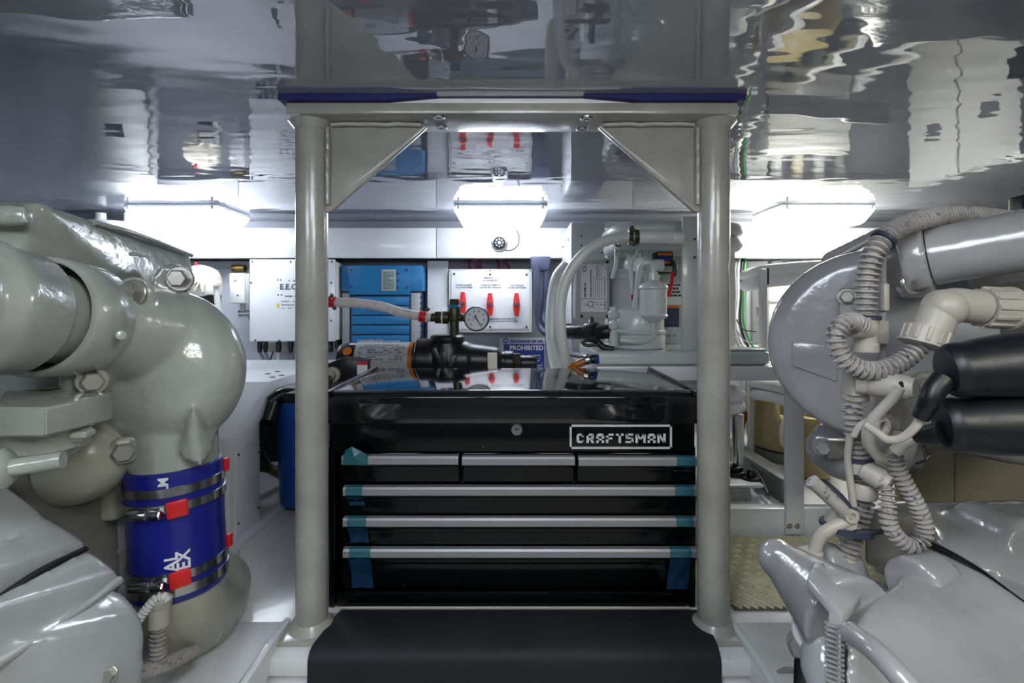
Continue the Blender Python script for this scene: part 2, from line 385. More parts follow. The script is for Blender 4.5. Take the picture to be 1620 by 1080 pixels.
# ------------------------------------------------------------------ black tool chest
TX = .332; T0 = .90; T1 = 1.205; TZ1 = CZ-.150; TZ0 = .004
tc = thing('tool_chest', (0, (T0+T1)/2, 0), 'glossy black steel tool chest with silver drawer pulls between the frame posts', 'tool chest')
bbox('body', tc, M_blackside, (-TX, T0+.012, TZ0), (TX, T1, TZ1-.062), .003)
for s in (-1, 1):
    bbox('side_flange', tc, M_blackside, (s*TX-.012 if s > 0 else -TX, T0, TZ0), (TX if s > 0 else -TX+.012, T0+.014, TZ1-.10), .002)
    # sub frame
bbox('bottom_rail', tc, M_blackside, (-TX+.013, T0+.002, TZ0), (TX-.013, T0+.016, TZ0+.028), .004)
# lid with rolled front edge
zt = TZ1
prof = [(T0+.002, zt-.060), (T0-.004, zt-.058), (T0-.005, zt-.050), (T0-.006, zt-.022), (T0-.0045, zt-.010), (T0+.002, zt-.003), (T0+.012, zt), (T1-.012, zt+.006), (T1-.002, zt+.003), (T1+.002, zt-.006), (T1+.002, zt-.060)]
ld = prism('lid', tc, M_black, [(-TX-.002, y, z) for y, z in prof], (2*TX+.004, 0, 0), .0012)
for s in (-1, 1):
    bm = bmesh.new(); add_tube(bm, [(s*(TX-.002), y, z+.0005) for y, z in prof[4:9]], .003, 8); fin('lid_seam', bm, M_black, tc, smooth=60)
bbox('apron', tc, M_blackside, (-TX+.002, T0-.001, P(0, 714, T0).z), (TX-.002, T0+.02, zt-.057), .002)
bbox('apron_seam', tc, M_blackside, (-TX+.004, T0-.003, P(0, 660, T0).z-.0012), (TX-.004, T0+.001, P(0, 660, T0).z+.0012), .0008)
lk = lathe('lock', tc, M_steel, P(817.5, 679, T0-.001), (0, -1, 0), [(.011, 0), (.011, .003), (.0095, .005), (.0065, .005), (.006, .0035)], 28)
pl = P(817.5, 679, T0-.006)
box('keyhole', lk, M_dark, pl, (.007, .002, .0022), .0008)
# badge
bp0 = P(901, 709, T0-.002); bp1 = P(1062, 671, T0-.002)
bd = bbox('badge', tc, M_blackside, (bp0.x, T0-.0035, bp0.z), (bp1.x, T0-.001, bp1.z), .0008)
bm = bmesh.new(); fw = .0034
for lo, hi in (((bp0.x, bp0.z), (bp1.x, bp0.z+fw)), ((bp0.x, bp1.z-fw), (bp1.x, bp1.z)), ((bp0.x, bp0.z), (bp0.x+fw, bp1.z)), ((bp1.x-fw, bp0.z), (bp1.x, bp1.z))):
    add_box(bm, ((lo[0]+hi[0])/2, T0-.0045, (lo[1]+hi[1])/2), (hi[0]-lo[0], .003, hi[1]-lo[1]))
fin('badge_border', bm, M_badge, bd, smooth=0)
W = 1.0; H = 1.18; s_ = .30
def rc(x0, y0, x1, y1): return [(x0, y0), (x1, y0), (x1, y1), (x0, y1)]
LET = {
 'C': [[(0, .2), (s_, .2), (s_, H-.2), (0, H-.2)], [(0, .2), (.2, 0), (W-.1, 0), (W-.1, s_*.85), (s_, s_*.85)], [(0, H-.2), (.2, H), (W-.1, H), (W-.1, H-s_*.85), (s_, H-s_*.85)], rc(W-.1-s_*.8, H-.42, W-.1, H), rc(W-.1-s_*.5, 0, W-.1, .34)],
 'R': [rc(0, 0, s_, H), rc(0, H-s_*.85, W-.15, H), rc(W-s_-.08, .5, W-.08, H-.1), rc(s_, .42, W-.15, .42+s_*.7), [(W*.42, .45), (W*.75, .45), (W, 0), (W-s_-.05, 0)]],
 'A': [rc(0, 0, s_, H-.25), rc(W-s_, 0, W, H-.25), [(0, H-.25), (.2, H), (W-.2, H), (W, H-.25), (W, H-s_*1.1), (0, H-s_*1.1)], rc(0, .34, W, .34+s_*.7)],
 'F': [rc(0, 0, s_, H), rc(0, H-s_*.85, W-.05, H), rc(0, .46, W-.2, .46+s_*.75)],
 'T': [rc(0, H-s_*.85, W, H), rc(W/2-s_/2, 0, W/2+s_/2, H)],
 'S': [rc(.1, H-s_*.8, W-.05, H), [(0, .62), (s_, .62), (s_, H), (.1, H), (0, H-.12)], rc(.02, .5, W-.1, .5+s_*.75), [(W-s_, 0), (W-.1, 0), (W, .14), (W, .6), (W-.1, .7), (W-s_, .7)], rc(-.02, 0, W-.1, s_*.8)],
 'M': [rc(0, 0, s_, H), rc(1.3-s_, 0, 1.3, H), [(0, H), (s_*1.1, H), (.75, .4), (.55, .4)], [(1.3, H), (1.3-s_*1.1, H), (.55, .4), (.75, .4)]],
 'N': [rc(0, 0, s_, H), rc(W+.05-s_, 0, W+.05, H), [(0, H), (s_*1.05, H), (W+.05, 0), (W+.05-s_*1.05, 0)]]}
word = 'CRAFTSMAN'; adv = [1.3 if c == 'M' else 1.0 for c in word]; tot = sum(adv)+.24*(len(word)-1)
l0 = P(912, 0, T0-.002).x; l1 = P(1052, 0, T0-.002).x; sc = (l1-l0)/tot; zl = P(0, 700, T0-.002).z; x = l0
for ch, a in zip(word, adv):
    bm = bmesh.new()
    for poly in LET[ch]:
        add_prism(bm, [(x+px*sc, T0-.0042, zl+py*sc*1.0) for px, py in poly], (0, .0012, 0))
    fin('letter', bm, M_badge, bd, smooth=0); x += (a+.24)*sc
# drawers
def drawer(px0, px1, pull_y, z0, z1, tape_l, tape_r, label=None):
    x0 = P(px0, 0, T0).x; x1 = P(px1, 0, T0).x
    d = bbox('drawer', tc, M_blackside, (x0, T0-.001, z0), (x1, T0+.013, z1), .003, label=label)
    bbox('drawer_lip', d, M_blackside, (x0+.002, T0-.006, z1-.030), (x1-.002, T0-.0015, z1-.018), .002)
    zc = P(0, pull_y, T0-.01).z
    bm = bmesh.new()
    pf = [(T0-.001, zc+.0085), (T0-.010, zc+.0075), (T0-.0125, zc+.004), (T0-.0125, zc-.0065), (T0-.010, zc-.0085), (T0-.008, zc-.0065), (T0-.009, zc+.002), (T0-.001, zc+.005)]
    add_prism(bm, [(x0+.001, y, z) for y, z in pf], (x1-x0-.002, 0, 0)); fin('pull', bm, M_alu, d, smooth=30, label='silver drawer pull')
    for tp, m in ((tape_l, 0), (tape_r, 1)):
        if not tp: continue
        a, b, drop = tp
        xa = P(a, 0, T0-.012).x; xb = P(b, 0, T0-.012).x; rr = random.Random(a)
        bm = bmesh.new()
        add_prism(bm, [(xa, y-.0008, z+.0006) for y, z in pf[:5]] + [(xa, T0-.006, zc-.0095), (xa, T0+.001, zc+.0095)][:0] + [(xa, T0-.0005, zc-.010)], (xb-xa, 0, 0))
        fin('tape', bm, M_teal, d, smooth=20, label='teal masking tape over the end of the pull')
        if drop:
            dz = P(0, drop, T0).z
            n = 7; m_ = 6; bm = bmesh.new(); g = []
            for i in range(n+1):
                row = []
                for j in range(m_+1):
                    f = i/n; u = j/m_; taper = .003*f*(1 if a < 800 else -1)
                    row.append(bm.verts.new((xa+(xb-xa)*u+taper+rr.uniform(-.0004, .0004), T0-.012+.0095*min(1, f*1.6)-.0012*math.sin(u*9+i)-rr.uniform(0, .0012), zc-.008+(dz-zc+.008)*f)))
                g.append(row)
            for i in range(n):
                for j in range(m_): bm.faces.new((g[i][j], g[i][j+1], g[i+1][j+1], g[i+1][j]))
            r_ = bmesh.ops.solidify(bm, geom=bm.faces[:], thickness=.0006)
            fin('tape', bm, M_tealdark, d, smooth=20, label='blue masking tape hanging down the drawer front')
z = lambda y: P(0, y, T0).z
drawer(543, 727, 728, z(762), z(716), (543, 582, 0), None, 'small drawer with tape on its pull')
drawer(731, 909, 729, z(762), z(716), None, None, 'small drawer without tape')
drawer(913, 1101, 730, z(762), z(716), None, (1071, 1100, 744), 'small drawer under the badge')
drawer(545, 1101, 777, z(812), z(765), (547, 573, 798), (1068, 1098, 0))
drawer(545, 1101, 826, z(861), z(815), (549, 579, 856), (1070, 1097, 0))
drawer(545, 1101, 875, z(930), z(864), (552, 586, 928), (1060, 1094, 930))
# crumpled tape corner on first pull
bm = bmesh.new(); g = [P(541, 735, T0-.016), P(546, 712, T0-.014), P(556, 706, T0-.022), P(572, 714, T0-.02), P(580, 718, T0-.014), P(578, 736, T0-.015)]
vs = [bm.verts.new(q) for q in g]; c_ = bm.verts.new(P(560, 722, T0-.026))
for i in range(len(vs)): bm.faces.new((vs[i], vs[(i+1) % len(vs)], c_))
fin('tape', bm, M_teal, tc, smooth=0, label='crumpled teal masking tape')
# ------------------------------------------------------------------ black vinyl cover over the step in front
sx0, sx1 = P(487, 0, .775).x, P(1141, 0, .775).x; bx0, bx1 = P(533, 0, .868).x, P(1112, 0, .868).x
bm = bmesh.new(); rows = []
prf = [(.895, .0035), (.868, .0120), (.83, .0125), (.795, .0115), (.782, .007), (.7745, -.001), (.773, -.010), (.771, -.06), (.770, -.12), (.772, -.20), (.772, -.29)]
for i, (y, zz) in enumerate(prf):
    f = min(1, max(0, (.868-y)/(.868-.782))); a = bx0+(sx0-bx0)*f; b = bx1+(sx1-bx1)*f
    rows.append([bm.verts.new((a+(b-a)*k/24, y+(.0012*math.sin(k*1.3+i) if i > 6 else 0), zz+(.0008*math.sin(k*.5+i*2.1) if 1 < i < 4 else 0))) for k in range(25)])
for a, b in zip(rows, rows[1:]):
    for k in range(24): bm.faces.new((a[k], a[k+1], b[k+1], b[k]))
bmesh.ops.solidify(bm, geom=bm.faces[:], thickness=.003)
o = fin('step_cover', bm, M_vinyl, None, smooth=40); tag(o, 'black vinyl sheet draped over the floor edge below the tool chest', 'mat')
o = bbox('sill_strip', None, M_bulk, (bx0-.005, .878, 0), (TX-.01, .9+.0, .0032), .0005); tag(o, 'thin yellowed strip on the floor under the front of the tool chest', 'strip')
# ------------------------------------------------------------------ back wall equipment
def at(px, py, Y): return P(px, py, Y)
def rect(name, parent, m, px0, py0, px1, py1, Y, th, bev=.002, **k):
    """box whose front face at depth Y spans the given extent, th deep"""
    a = P(px0, py1, Y); b = P(px1, py0, Y)
    return bbox(name, parent, m, (a.x, Y, a.z), (b.x, Y+th, b.z), bev, **k)
# blue battery charger
Y = 1.93
t = thing('battery_charger', P(604, 560, Y), 'blue finned battery charger with a small grey display on the back wall', 'charger')
rect('body', t, M_chargerdark, 543, 425, 666, 572, Y, .10, .004)
rect('heatsink_rail', t, M_boxgrey, 541, 463, 553, 572, Y-.004, .09, .003); rect('heatsink_rail', t, M_boxgrey, 650, 463, 665, 572, Y-.004, .09, .003)
hd = rect('head_cover', t, M_chargerblue, 539, 419, 669, 461, Y-.010, .10, .008)
hd2 = rect('front_plate', t, M_chargerblue, 552, 420, 649, 466, Y-.014, .01, .002)
for k in range(7):
    y0 = 469+k*15.3; rect('fin', t, M_chargerblue, 556, y0, 647, y0+13.6, Y-.009, .02, .002)
dp = rect('display', t, M_boxgrey, 603.5, 426, 626, 460, Y-.017, .006, .0015)
rect('screen', dp, M_lcd, 606, 429, 624, 457.5, Y-.0178, .002, .0004)
bm = bmesh.new()
for k in range(4):
    q = P(607.5, 432+k*7.5, Y-.0182); add_box(bm, q, (.004, .001, .006))
for k in range(3):
    q = P(617, 436+k*7, Y-.0182); add_box(bm, q, (.022, .001, .004))
fin('screen_marks', bm, M_inkgrey, dp, smooth=0)
for k in range(3): cyl('button', t, M_chargerdark, P(629.5, 432+k*11.3, Y-.013), P(629.5, 432+k*11.3, Y-.018), .0042, seg=14, bev=.0005)
for q in ((555.5, 427), (555.5, 453.5), (644, 427), (644.5, 454)): cyl('screw', t, M_darkmetal, P(q[0], q[1], Y-.013), P(q[0], q[1], Y-.017), .0038, seg=12, bev=.0005)
text('maker_text', t, M_label, 'CHARGEMASTER', .0135, P(586, 539.3, Y-.0098), bold=.0002)
bm = bmesh.new(); add_box(bm, P(621, 539.3, Y-.0098), (.06, .0012, .0022)); fin('maker_line', bm, M_label, t, smooth=0)
bm = bmesh.new()
for k in range(10): add_box(bm, P(667.5, 470+k*9, Y+.02), (.006, .05, .004))
fin('side_vent', bm, M_dark, t, smooth=0)
# electronics box with E.E.C.
Y = 1.90
t = thing('electronics_box', P(464, 545, Y), 'white electronics box lettered E.E.C. with cable glands along the bottom', 'electrical box')
rect('body', t, M_plasticw, 398, 414, 533, 538, Y+.004, .10, .004)
rect('side_fin', t, M_darkmetal, 529, 420, 534, 552, Y+.02, .10, .002)
rect('cover', t, M_white, 395, 410, 530, 539.5, Y-.004, .008, .0015)
for q in ((399, 413.5), (460, 414), (525, 414), (397, 447), (523.5, 447), (404, 538), (442, 538.5), (524, 507), (518, 504)):
    cyl('screw', t, M_darkmetal, P(q[0], q[1], Y-.003), P(q[0], q[1], Y-.0065), .0035, seg=12, bev=.0005)
text('lettering', t, M_ink, 'E.E.C.', .030, P(442.5, 454, Y-.0046), align='LEFT', bold=.0005)
bm = bmesh.new()
for x_, y_ in ((439, 442.7), (444, 442.7), (440, 466.3), (445.5, 466.3)): add_cyl(bm, P(x_, y_, Y-.004), P(x_, y_, Y-.0052), .0028, seg=12)
fin('indicator_dots', bm, M_ink, t, smooth=0)
cyl('sticker', t, M_yellow, P(441, 483.5, Y-.004), P(441, 483.5, Y-.0049), .0085, seg=20, bev=0)
a = P(438, 490, Y); b = P(520, 474, Y); ticks('small_print', t, M_inkgrey, a.x+.02, b.x, a.z, b.z, Y-.0044, 3, 5, .3)
a = P(452, 446, Y); b = P(520, 442, Y); ticks('small_print', t, M_inkgrey, a.x, b.x, a.z, b.z, Y-.0044, 1, 6, .5)
a = P(452, 471, Y); b = P(520, 466, Y); ticks('small_print', t, M_inkgrey, a.x, b.x, a.z, b.z, Y-.0044, 1, 7, .5)
gx = [411, 420, 441, 460, 472, 486, 500, 523]
for k, g_ in enumerate(gx):
    q = P(g_, 540, Y+.04); bm = bmesh.new()
    add_cyl(bm, q, q-Vector((0, 0, .018)), .0095, seg=14, bev=.001); add_cyl(bm, q-Vector((0, 0, .018)), q-Vector((0, 0, .042)), .011, .008, seg=8, bev=.001)
    fin('cable_gland', bm, M_rubber, t)
lab = ['grey cable looping down from the leftmost gland of the electronics box', 'grey cable from the second gland of the electronics box', 'pale cable hanging straight below the electronics box', 'thin cable bending below the electronics box beside the post']
for k in range(4):
    q = P(gx[k], 552, Y+.04); e = P(gx[k]+(30, 24, 2, 10)[k], 590, Y+.02)
    mid = q.lerp(e, .55)+Vector((-.012 if k < 2 else .0, 0, -.01))
    tag(tube('cable', None, (M_wiregrey, M_wiregrey, M_hosew, M_wiregrey)[k], [q-Vector((0, 0, .012)), q.lerp(mid, .5)+Vector((-.004, 0, 0)), mid, e], .0062, 10), lab[k], 'cable', 'cables under the electronics box')
tag(tube('cable', None, M_rubber, [P(432, 556, Y+.06), P(425, 575, Y+.06), P(415, 588, Y+.05)], .003, 8), 'thin black cable slanting behind the grey cables under the electronics box', 'cable', 'cables under the electronics box')
bb = rect('junction_plate', None, M_boxgrey, 424, 543, 470, 557, Y+.075, .02, .002); tag(bb, 'small grey plate on the wall behind the cable glands', 'plate')
# small grey valve box with brass fitting
Y = 1.96
t = thing('sensor_box', P(381, 500, Y), 'small pale grey box with brass fitting on top beside the electronics box', 'electrical box')
rect('body', t, M_boxgrey, 364, 432.5, 394, 480, Y-.03, .06, .003)
rect('front_cover', t, M_plasticw, 363, 432, 387, 479, Y-.034, .006, .002)
cyl('brass_fitting', t, M_brass, P(368, 424.5, Y), P(388, 424.5, Y), .0145, seg=20)
cyl('cap', t, M_white, P(371, 440, Y-.034), P(371, 440, Y-.040), .010, seg=20)
cyl('screw', t, M_darkmetal, P(376, 467, Y-.033), P(376, 467, Y-.037), .003, seg=10)
bm = bmesh.new(); add_cyl(bm, P(384, 480, Y), P(384, 492, Y), .010); add_cyl(bm, P(378, 494, Y), P(396, 494, Y), .009); add_cyl(bm, P(378, 500, Y), P(397, 500, Y), .005); add_cyl(bm, P(393, 500, Y), P(398, 507, Y), .005)
fin('valve', bm, M_steel, t)
# cream diaphragm pump
Y = 1.84
t = thing('bilge_pump', P(322, 470, Y), 'cream plastic pump with elbow outlet behind the left engine', 'pump')
bm = bmesh.new(); add_lathe(bm, P(318, 444, Y), (.3, -1, 0), [(.058, -.05), (.058, .01), (.05, .022), (.03, .03), (.0, .032)], 28); fin('head', bm, M_cream, t)
for k in range(3):
    a = R(200+k*40); c_ = P(318, 444, Y-.034); box('rib', t, M_cream, c_+Vector((math.cos(a)*.025, 0, math.sin(a)*.025)), (.035, .012, .006), .001, (0, -a, 0))
rect('body', t, M_cream, 296, 425, 316, 452, Y-.01, .06, .004); rect('motor', t, M_plasticw, 308, 449, 337, 466, Y-.02, .06, .004); rect('foot', t, M_dark, 312, 466, 338, 482, Y-.0, .05, .002)
tube('elbow', t, M_cream, [P(326, 431, Y), P(334, 431, Y), P(340, 434, Y), P(341.5, 442, Y), P(341.5, 452, Y)], .0155, 16)
cyl('union_nut', t, M_cream, P(341, 445, Y), P(341, 453, Y), .020, seg=12); cyl('outlet_pipe', t, M_hosew, P(341, 450, Y), P(347, 500, Y), .0105)
cyl('bleed_cap', t, M_red, P(310, 420, Y-.01), P(310, 415, Y-.01), .005, seg=12)
# battery switch panel
Y = 1.95
t = thing('battery_switchboard', P(776, 525, Y), 'white panel with three red battery switches on the back wall', 'switch panel')
rect('back_plate', t, M_plasticw, 710, 425.5, 841.5, 525.5, Y, .07, .002); cv = rect('cover', t, M_white, 714, 429.5, 838, 520, Y-.007, .006, .001)
for q in ((712, 428), (775.5, 428), (838.5, 428), (838.5, 523), (775.5, 523)): cyl('screw', t, M_steel, P(q[0], q[1], Y-.001), P(q[0], q[1], Y-.0035), .003, seg=12, bev=.0004)
for q in ((718.5, 433), (775.5, 434), (833, 434), (833, 517), (775.5, 517)): cyl('screw', t, M_ink, P(q[0], q[1], Y-.006), P(q[0], q[1], Y-.0105), .0042, seg=12, bev=.0005)
ZT = [('EMERGENCY', 774.5, 439.5), ('DC CROSSOVER', 775.5, 443.5), ('HOUSE CHARGER', 734, 451), ('TO A/G BATTERIES', 734, 454.7), ('HOUSE BATTERIES TO', 776, 451), ('A/G BATTERY PARALLEL', 776, 454.7), ('A/G CHARGER', 818, 451.5), ('TO ENG. BATTERIES', 818, 455.2), ('EMERGENCY SWITCHES FOR', 795, 504.5), ('USE ON DC AND UTILITY BATTERIES', 793, 508.3), ('', 0, 0)]
for s, x_, y_ in ZT:
    if s: text('lettering', cv, M_ink, s, .0078, P(x_, y_, Y-.0075), bold=.0001)
for k, (x_, y_) in enumerate(((733, 480), (775.5, 481.5), (817, 481.5))):
    c_ = P(x_, y_, Y-.007); sw = cyl('switch', t, M_plasticw, c_, c_-Vector((0, .006, 0)), .018, seg=24)
    bm = bmesh.new(); L = .044
    add_prism(bm, [(c_.x-.0075, c_.y-.024, c_.z+L), (c_.x+.0075, c_.y-.024, c_.z+L), (c_.x+.0135, c_.y-.024, c_.z), (c_.x+.0075, c_.y-.024, c_.z-L), (c_.x-.0075, c_.y-.024, c_.z-L), (c_.x-.0135, c_.y-.024, c_.z)], (0, .017, 0), .0015)
    fin('switch_handle', bm, M_red, sw, label='red tapered switch handle')
    cyl('knob', sw, M_drain, c_-Vector((0, .022, 0)), c_-Vector((0, .030, 0)), .0085, seg=18)
# magenta battery cables rising behind the band
lab = ['magenta cable rising straight above the left side of the switch panel', 'magenta cable crossing leftward above the switch panel', 'magenta cable crossing rightward above the switch panel', 'magenta cable rising above the middle of the switch panel', 'magenta cable slanting down to the right above the switch panel']
for k, (a, b) in enumerate(((745, 743), (753, 762), (762, 753), (788, 789), (795, 808))):
    tag(tube('battery_cable', None, M_purple, [P(a, 407, 2.0), P((a+b)/2, 416, 1.995), P(b, 428, 1.99)], .0055, 10), lab[k], 'cable', 'battery cables above the switch panel')
# oil discharge placard
Y = 2.02
t = thing('warning_placard', P(827, 580, Y), 'blue and white placard reading DISCHARGE OF OIL PROHIBITED on the back wall', 'sign')
rect('plate', t, M_signpale, 790, 534, 862, 590, Y, .004, .0005); rect('blue_field', t, M_signblue, 797, 544, 861, 589, Y-.001, .002, 0)
text('lettering', t, M_signblue, 'DISCHARGE OF OIL', .0155, P(833, 540, Y-.0012), bold=.0006); text('lettering', t, M_label, 'PROHIBITED', .0265, P(833, 550.5, Y-.0014), bold=.0007, sx=.93)
a = P(815, 588, Y); b = P(859, 560, Y); ticks('small_print', t, M_label, a.x, b.x, a.z, b.z, Y-.0014, 7, 11, .35)
bm = bmesh.new(); add_lathe(bm, P(800, 538.5, Y-.001), (0, -1, 0), [(.010, 0), (.010, .001), (.006, .001), (.006, 0)], 20, caps=False); add_box(bm, P(800, 546, Y-.0014), (.003, .001, .02)); fin('anchor_mark', bm, M_signblue, t, smooth=0)
# two slate hoses with a shared collar
cl = thing('drain_hose', P(857, 420, 1.85), 'slate blue hose turning right at the bottom, lower of the pair beside the switch panel', 'hose', 'slate drain hoses beside the switch panel')
Y = 1.85
bm = bmesh.new(); add_prism(bm, [P(839, 405, Y), P(872, 405, Y), P(868, 428, Y), P(842, 428, Y)], (0, .05, 0), .006); fin('collar', bm, M_drain, cl)
tube('hose', cl, M_drain, [P(849, 420, Y), P(849.5, 450, Y), P(851, 490, Y), P(853, 512, Y), P(860, 524, Y-.02), P(873, 530, Y-.05), P(888, 530, Y-.15), P(903, 528, Y-.3)], .0125, 16)
o = tube('drain_hose', None, M_drain, [P(863, 428, Y+.02), P(862.5, 460, Y+.02), P(861, 490, Y+.02), P(861, 506, Y), P(867, 514.5, Y-.02), P(878, 516, Y-.08), P(900, 518, Y-.29)], .0125, 16)
tag(o, 'slate blue hose bending right higher up, upper of the pair beside the switch panel', 'hose', 'slate drain hoses beside the switch panel')
# security camera
Y = 1.72
t = thing('security_camera', P(790, 383, Y), 'small round silver security camera hanging below the centre lamp', 'camera')
bm = bmesh.new(); add_cyl(bm, (P(790, 0, Y).x, Y+.02, CEIL-.064), P(790, 372, Y+.01), .0085, seg=16); add_cyl(bm, P(790, 372, Y+.01), P(790, 378, Y), .012, seg=16); fin('mount', bm, M_white, t)
c_ = P(790, 384, Y-.03)
lathe('housing', t, M_alu, c_, (0, 1, 0), [(.021, -.004), (.026, 0), (.028, .008), (.028, .05), (.018, .066)], 32)
lathe('lens_ring', t, M_darkmetal, c_, (0, -1, 0), [(.0205, 0), (.0205, .004), (.018, .005)], 28)
bm = bmesh.new()
for k in range(8):
    a = k*math.pi/4; add_cyl(bm, c_+Vector((math.cos(a)*.0125, -.004, math.sin(a)*.0125)), c_+Vector((math.cos(a)*.0125, -.0065, math.sin(a)*.0125)), .0032, seg=10)
add_cyl(bm, c_-Vector((0, .004, 0)), c_-Vector((0, .0075, 0)), .006, seg=14)
fin('infrared_leds', bm, M_label, t)
cr = P(794, 376, Y-.03)
tube('sun_shield', t, M_alu, [c_+Vector((-.028, -.006, .004)), c_+Vector((-.02, -.006, -.021)), c_+Vector((0, -.006, -.029)), c_+Vector((.02, -.006, -.021)), c_+Vector((.028, -.006, .004))], .0022, 8)
tube('camera_cable', t, M_rubber, [P(795, 395, Y-.0), P(808, 396, Y), P(819, 388, Y), P(821, 375, Y), P(817, 364, Y), P(808, 358, Y+.02)], .0022, 8)
# white canister hanging over the left engine (seen in the ceiling)
Y = 1.72
t = thing('strainer_canister', P(180, 400, Y), 'tall white canister with wide cap behind the left engine, mirrored in the ceiling', 'canister')
q = P(182, 0, Y).x
lathe('cap', t, M_plasticw, (q, Y, CEIL-.10), (0, 0, 1), [(.118, -.02), (.12, 0), (.12, .03), (.09, .05), (.03, .058)], 36)
lathe('vessel', t, M_plasticw, (q, Y, CEIL-.42), (0, 0, 1), [(.07, 0), (.09, .02), (.096, .30)], 36)
for s in (-1, 1): cyl('port', t, M_plasticw, (q+s*.05, Y, CEIL-.045), (q+s*.05, Y, CEIL-.012), .016)
rect('nameplate', t, M_inkgrey, 165, 430, 195, 445, Y-.097, .004, .001)
tag(cyl('riser_pipe', None, M_hosew, (P(242, 0, 1.88).x, 1.88, P(0, 584, 1.86).z), (P(242, 0, 1.88).x, 1.88, zb1+.02), .016), 'white vertical pipe beside the tall canister behind the left engine', 'pipe')
# ------------------------------------------------------------------ left bench, filter
t = thing('bench_cabinet', (-.9, 1.4, 0), 'white painted bench cabinet with sloped front and access panel at left', 'cabinet')
xs = -.635
sl = [(1.12, 0), (1.12, P(0, 695, 1.12).z), (1.30, P(0, 607, 1.26).z), (1.84, P(0, 607, 1.26).z), (1.84, P(0, 630, 1.26).z), (1.34, P(0, 640, 1.26).z), (1.255, P(0, 668, 1.255).z), (1.255, 0)]
prism('body', t, M_white, [(xs, y, z_) for y, z_ in sl], (-1.0, 0, 0), .003)
rp = [(1.135, .012), (1.135, P(0, 712, 1.14).z), (1.243, P(0, 706, 1.243).z), (1.243, .012)]
ap = prism('access_panel', t, M_white, [(xs+.001, y, z_) for y, z_ in rp], (.005, 0, 0), .001)
for y, z_ in ((1.145, rp[1][1]-.012), (1.235, rp[2][1]-.012), (1.145, .05), (1.235, .05)): cyl('screw', ap, M_darkmetal, (xs+.005, y, z_), (xs+.008, y, z_), .003, seg=10, bev=.0005)
for y, z_ in ((1.105+.012, .10), (1.118, .28)): pass
bbox('kick_rail', t, M_wall, (xs, 1.11, 0), (xs+.022, 1.85, .016), .002)
bbox('back_panel', t, M_dark, (-1.6, 1.7, .02), (xs-.02, 1.72, P(0, 640, 1.26).z), 0)
hz = P(0, 607, 1.26).z
bm = bmesh.new()
for q in ((440, 1.45), (455, 1.5), (462, 1.42), (448, 1.38)): add_cyl(bm, (P(q[0], 0, q[1]).x-.03, q[1], hz-.001), (P(q[0], 0, q[1]).x-.03, q[1], hz+.001), .008, seg=12)
fin('vent_holes', bm, M_dark, t, smooth=0)
# blue filter housing
t = thing('water_filter', (-.575, 1.37, 0), 'blue water filter housing with black cap beside the left post', 'filter')
fx, fy = -.573, 1.37
lathe('bowl', t, M_blue, (fx, fy, .012), (0, 0, 1), [(.045, 0), (.058, .006), (.061, .02), (.067, .235), (.073, .262), (.073, .285)], 40)
lathe('cap', t, M_rubber, (fx, fy, .297), (0, 0, 1), [(.075, 0), (.077, .004), (.077, .026), (.05, .036), (.02, .04)], 32)
bm = bmesh.new(); add_tube(bm, [(fx-.055, fy-.075, .300), (fx-.03, fy-.06, .318), (fx, fy-.05, .315)], .017, 14); add_cyl(bm, (fx-.045, fy-.07, .30), (fx-.052, fy-.09, .255), .018); fin('inlet_fitting', bm, M_rubber, t)
bbox('bracket', t, M_boxgrey, (xs+.001, fy-.03, .30), (fx-.03, fy+.04, .318), .002)
tag(tube('black_hose', None, M_rubber, [(fx-.054, fy-.092, .25), (fx-.09, 1.30, .19), (fx-.10, 1.36, .12), (fx-.11, 1.46, .06), (fx-.10, 1.55, .03)], .013, 12), 'black hose dropping from the cap of the blue water filter', 'hose')
tag(tube('black_hose', None, M_rubber, [(fx-.14, 1.33, .29), (fx-.13, 1.34, .2), (fx-.15, 1.37, .1), (fx-.19, 1.42, .03)], .011, 12), 'thin black hose in the shadow behind the blue water filter', 'hose')
tag(tube('drain_pipe', None, M_brass, [(fx-.15, 1.32, .20), (fx-.12, 1.33, .13), (fx-.10, 1.40, .09), (fx-.11, 1.5, .03)], .012, 12), 'dull yellow brown hose curving near the floor behind the blue filter', 'hose')
tag(tube('wire_ring', None, M_boxgrey, [P(368, 882, 1.1)+Vector((math.cos(a*.63)*.014, math.sin(a*.63)*.014, 0)) for a in range(11)], .0012, 6), 'thin wire ring lying on the floor beside the bench cabinet', 'ring')
bpy.context.view_layer.update()
for o in bpy.data.objects:
    if o.name == 'wire_ring':
        o.location.z = .0015
# ------------------------------------------------------------------ pump behind the chest
Y = 1.40
zs = P(0, 602, Y).z
t = thing('pump_shelf', (-.15, 1.45, 0), 'white shelf behind the tool chest carrying the black pump', 'shelf')
bbox('board', t, M_white, (-.46, 1.235, zs-.025), (.14, 1.72, zs-.004), .002)
for a in (-.44, .12):
    for b in (1.26, 1.69): bbox('leg', t, M_white, (a-.015, b-.015, 0), (a+.015, b+.015, zs-.026), .002)
t = thing('water_pump', (-.2, Y, zs), 'black water pump with labelled motor and pressure gauge behind the tool chest', 'pump')
rm = .051; zc = zs+rm+.006
x0 = P(538, 0, Y).x; x1 = P(662, 0, Y).x
lathe('motor', t, M_rubber, (x0, Y, zc), (1, 0, 0), [(.02, 0), (.045, .004), (rm-.002, .014), (rm, .03), (rm, x1-x0)], 40)
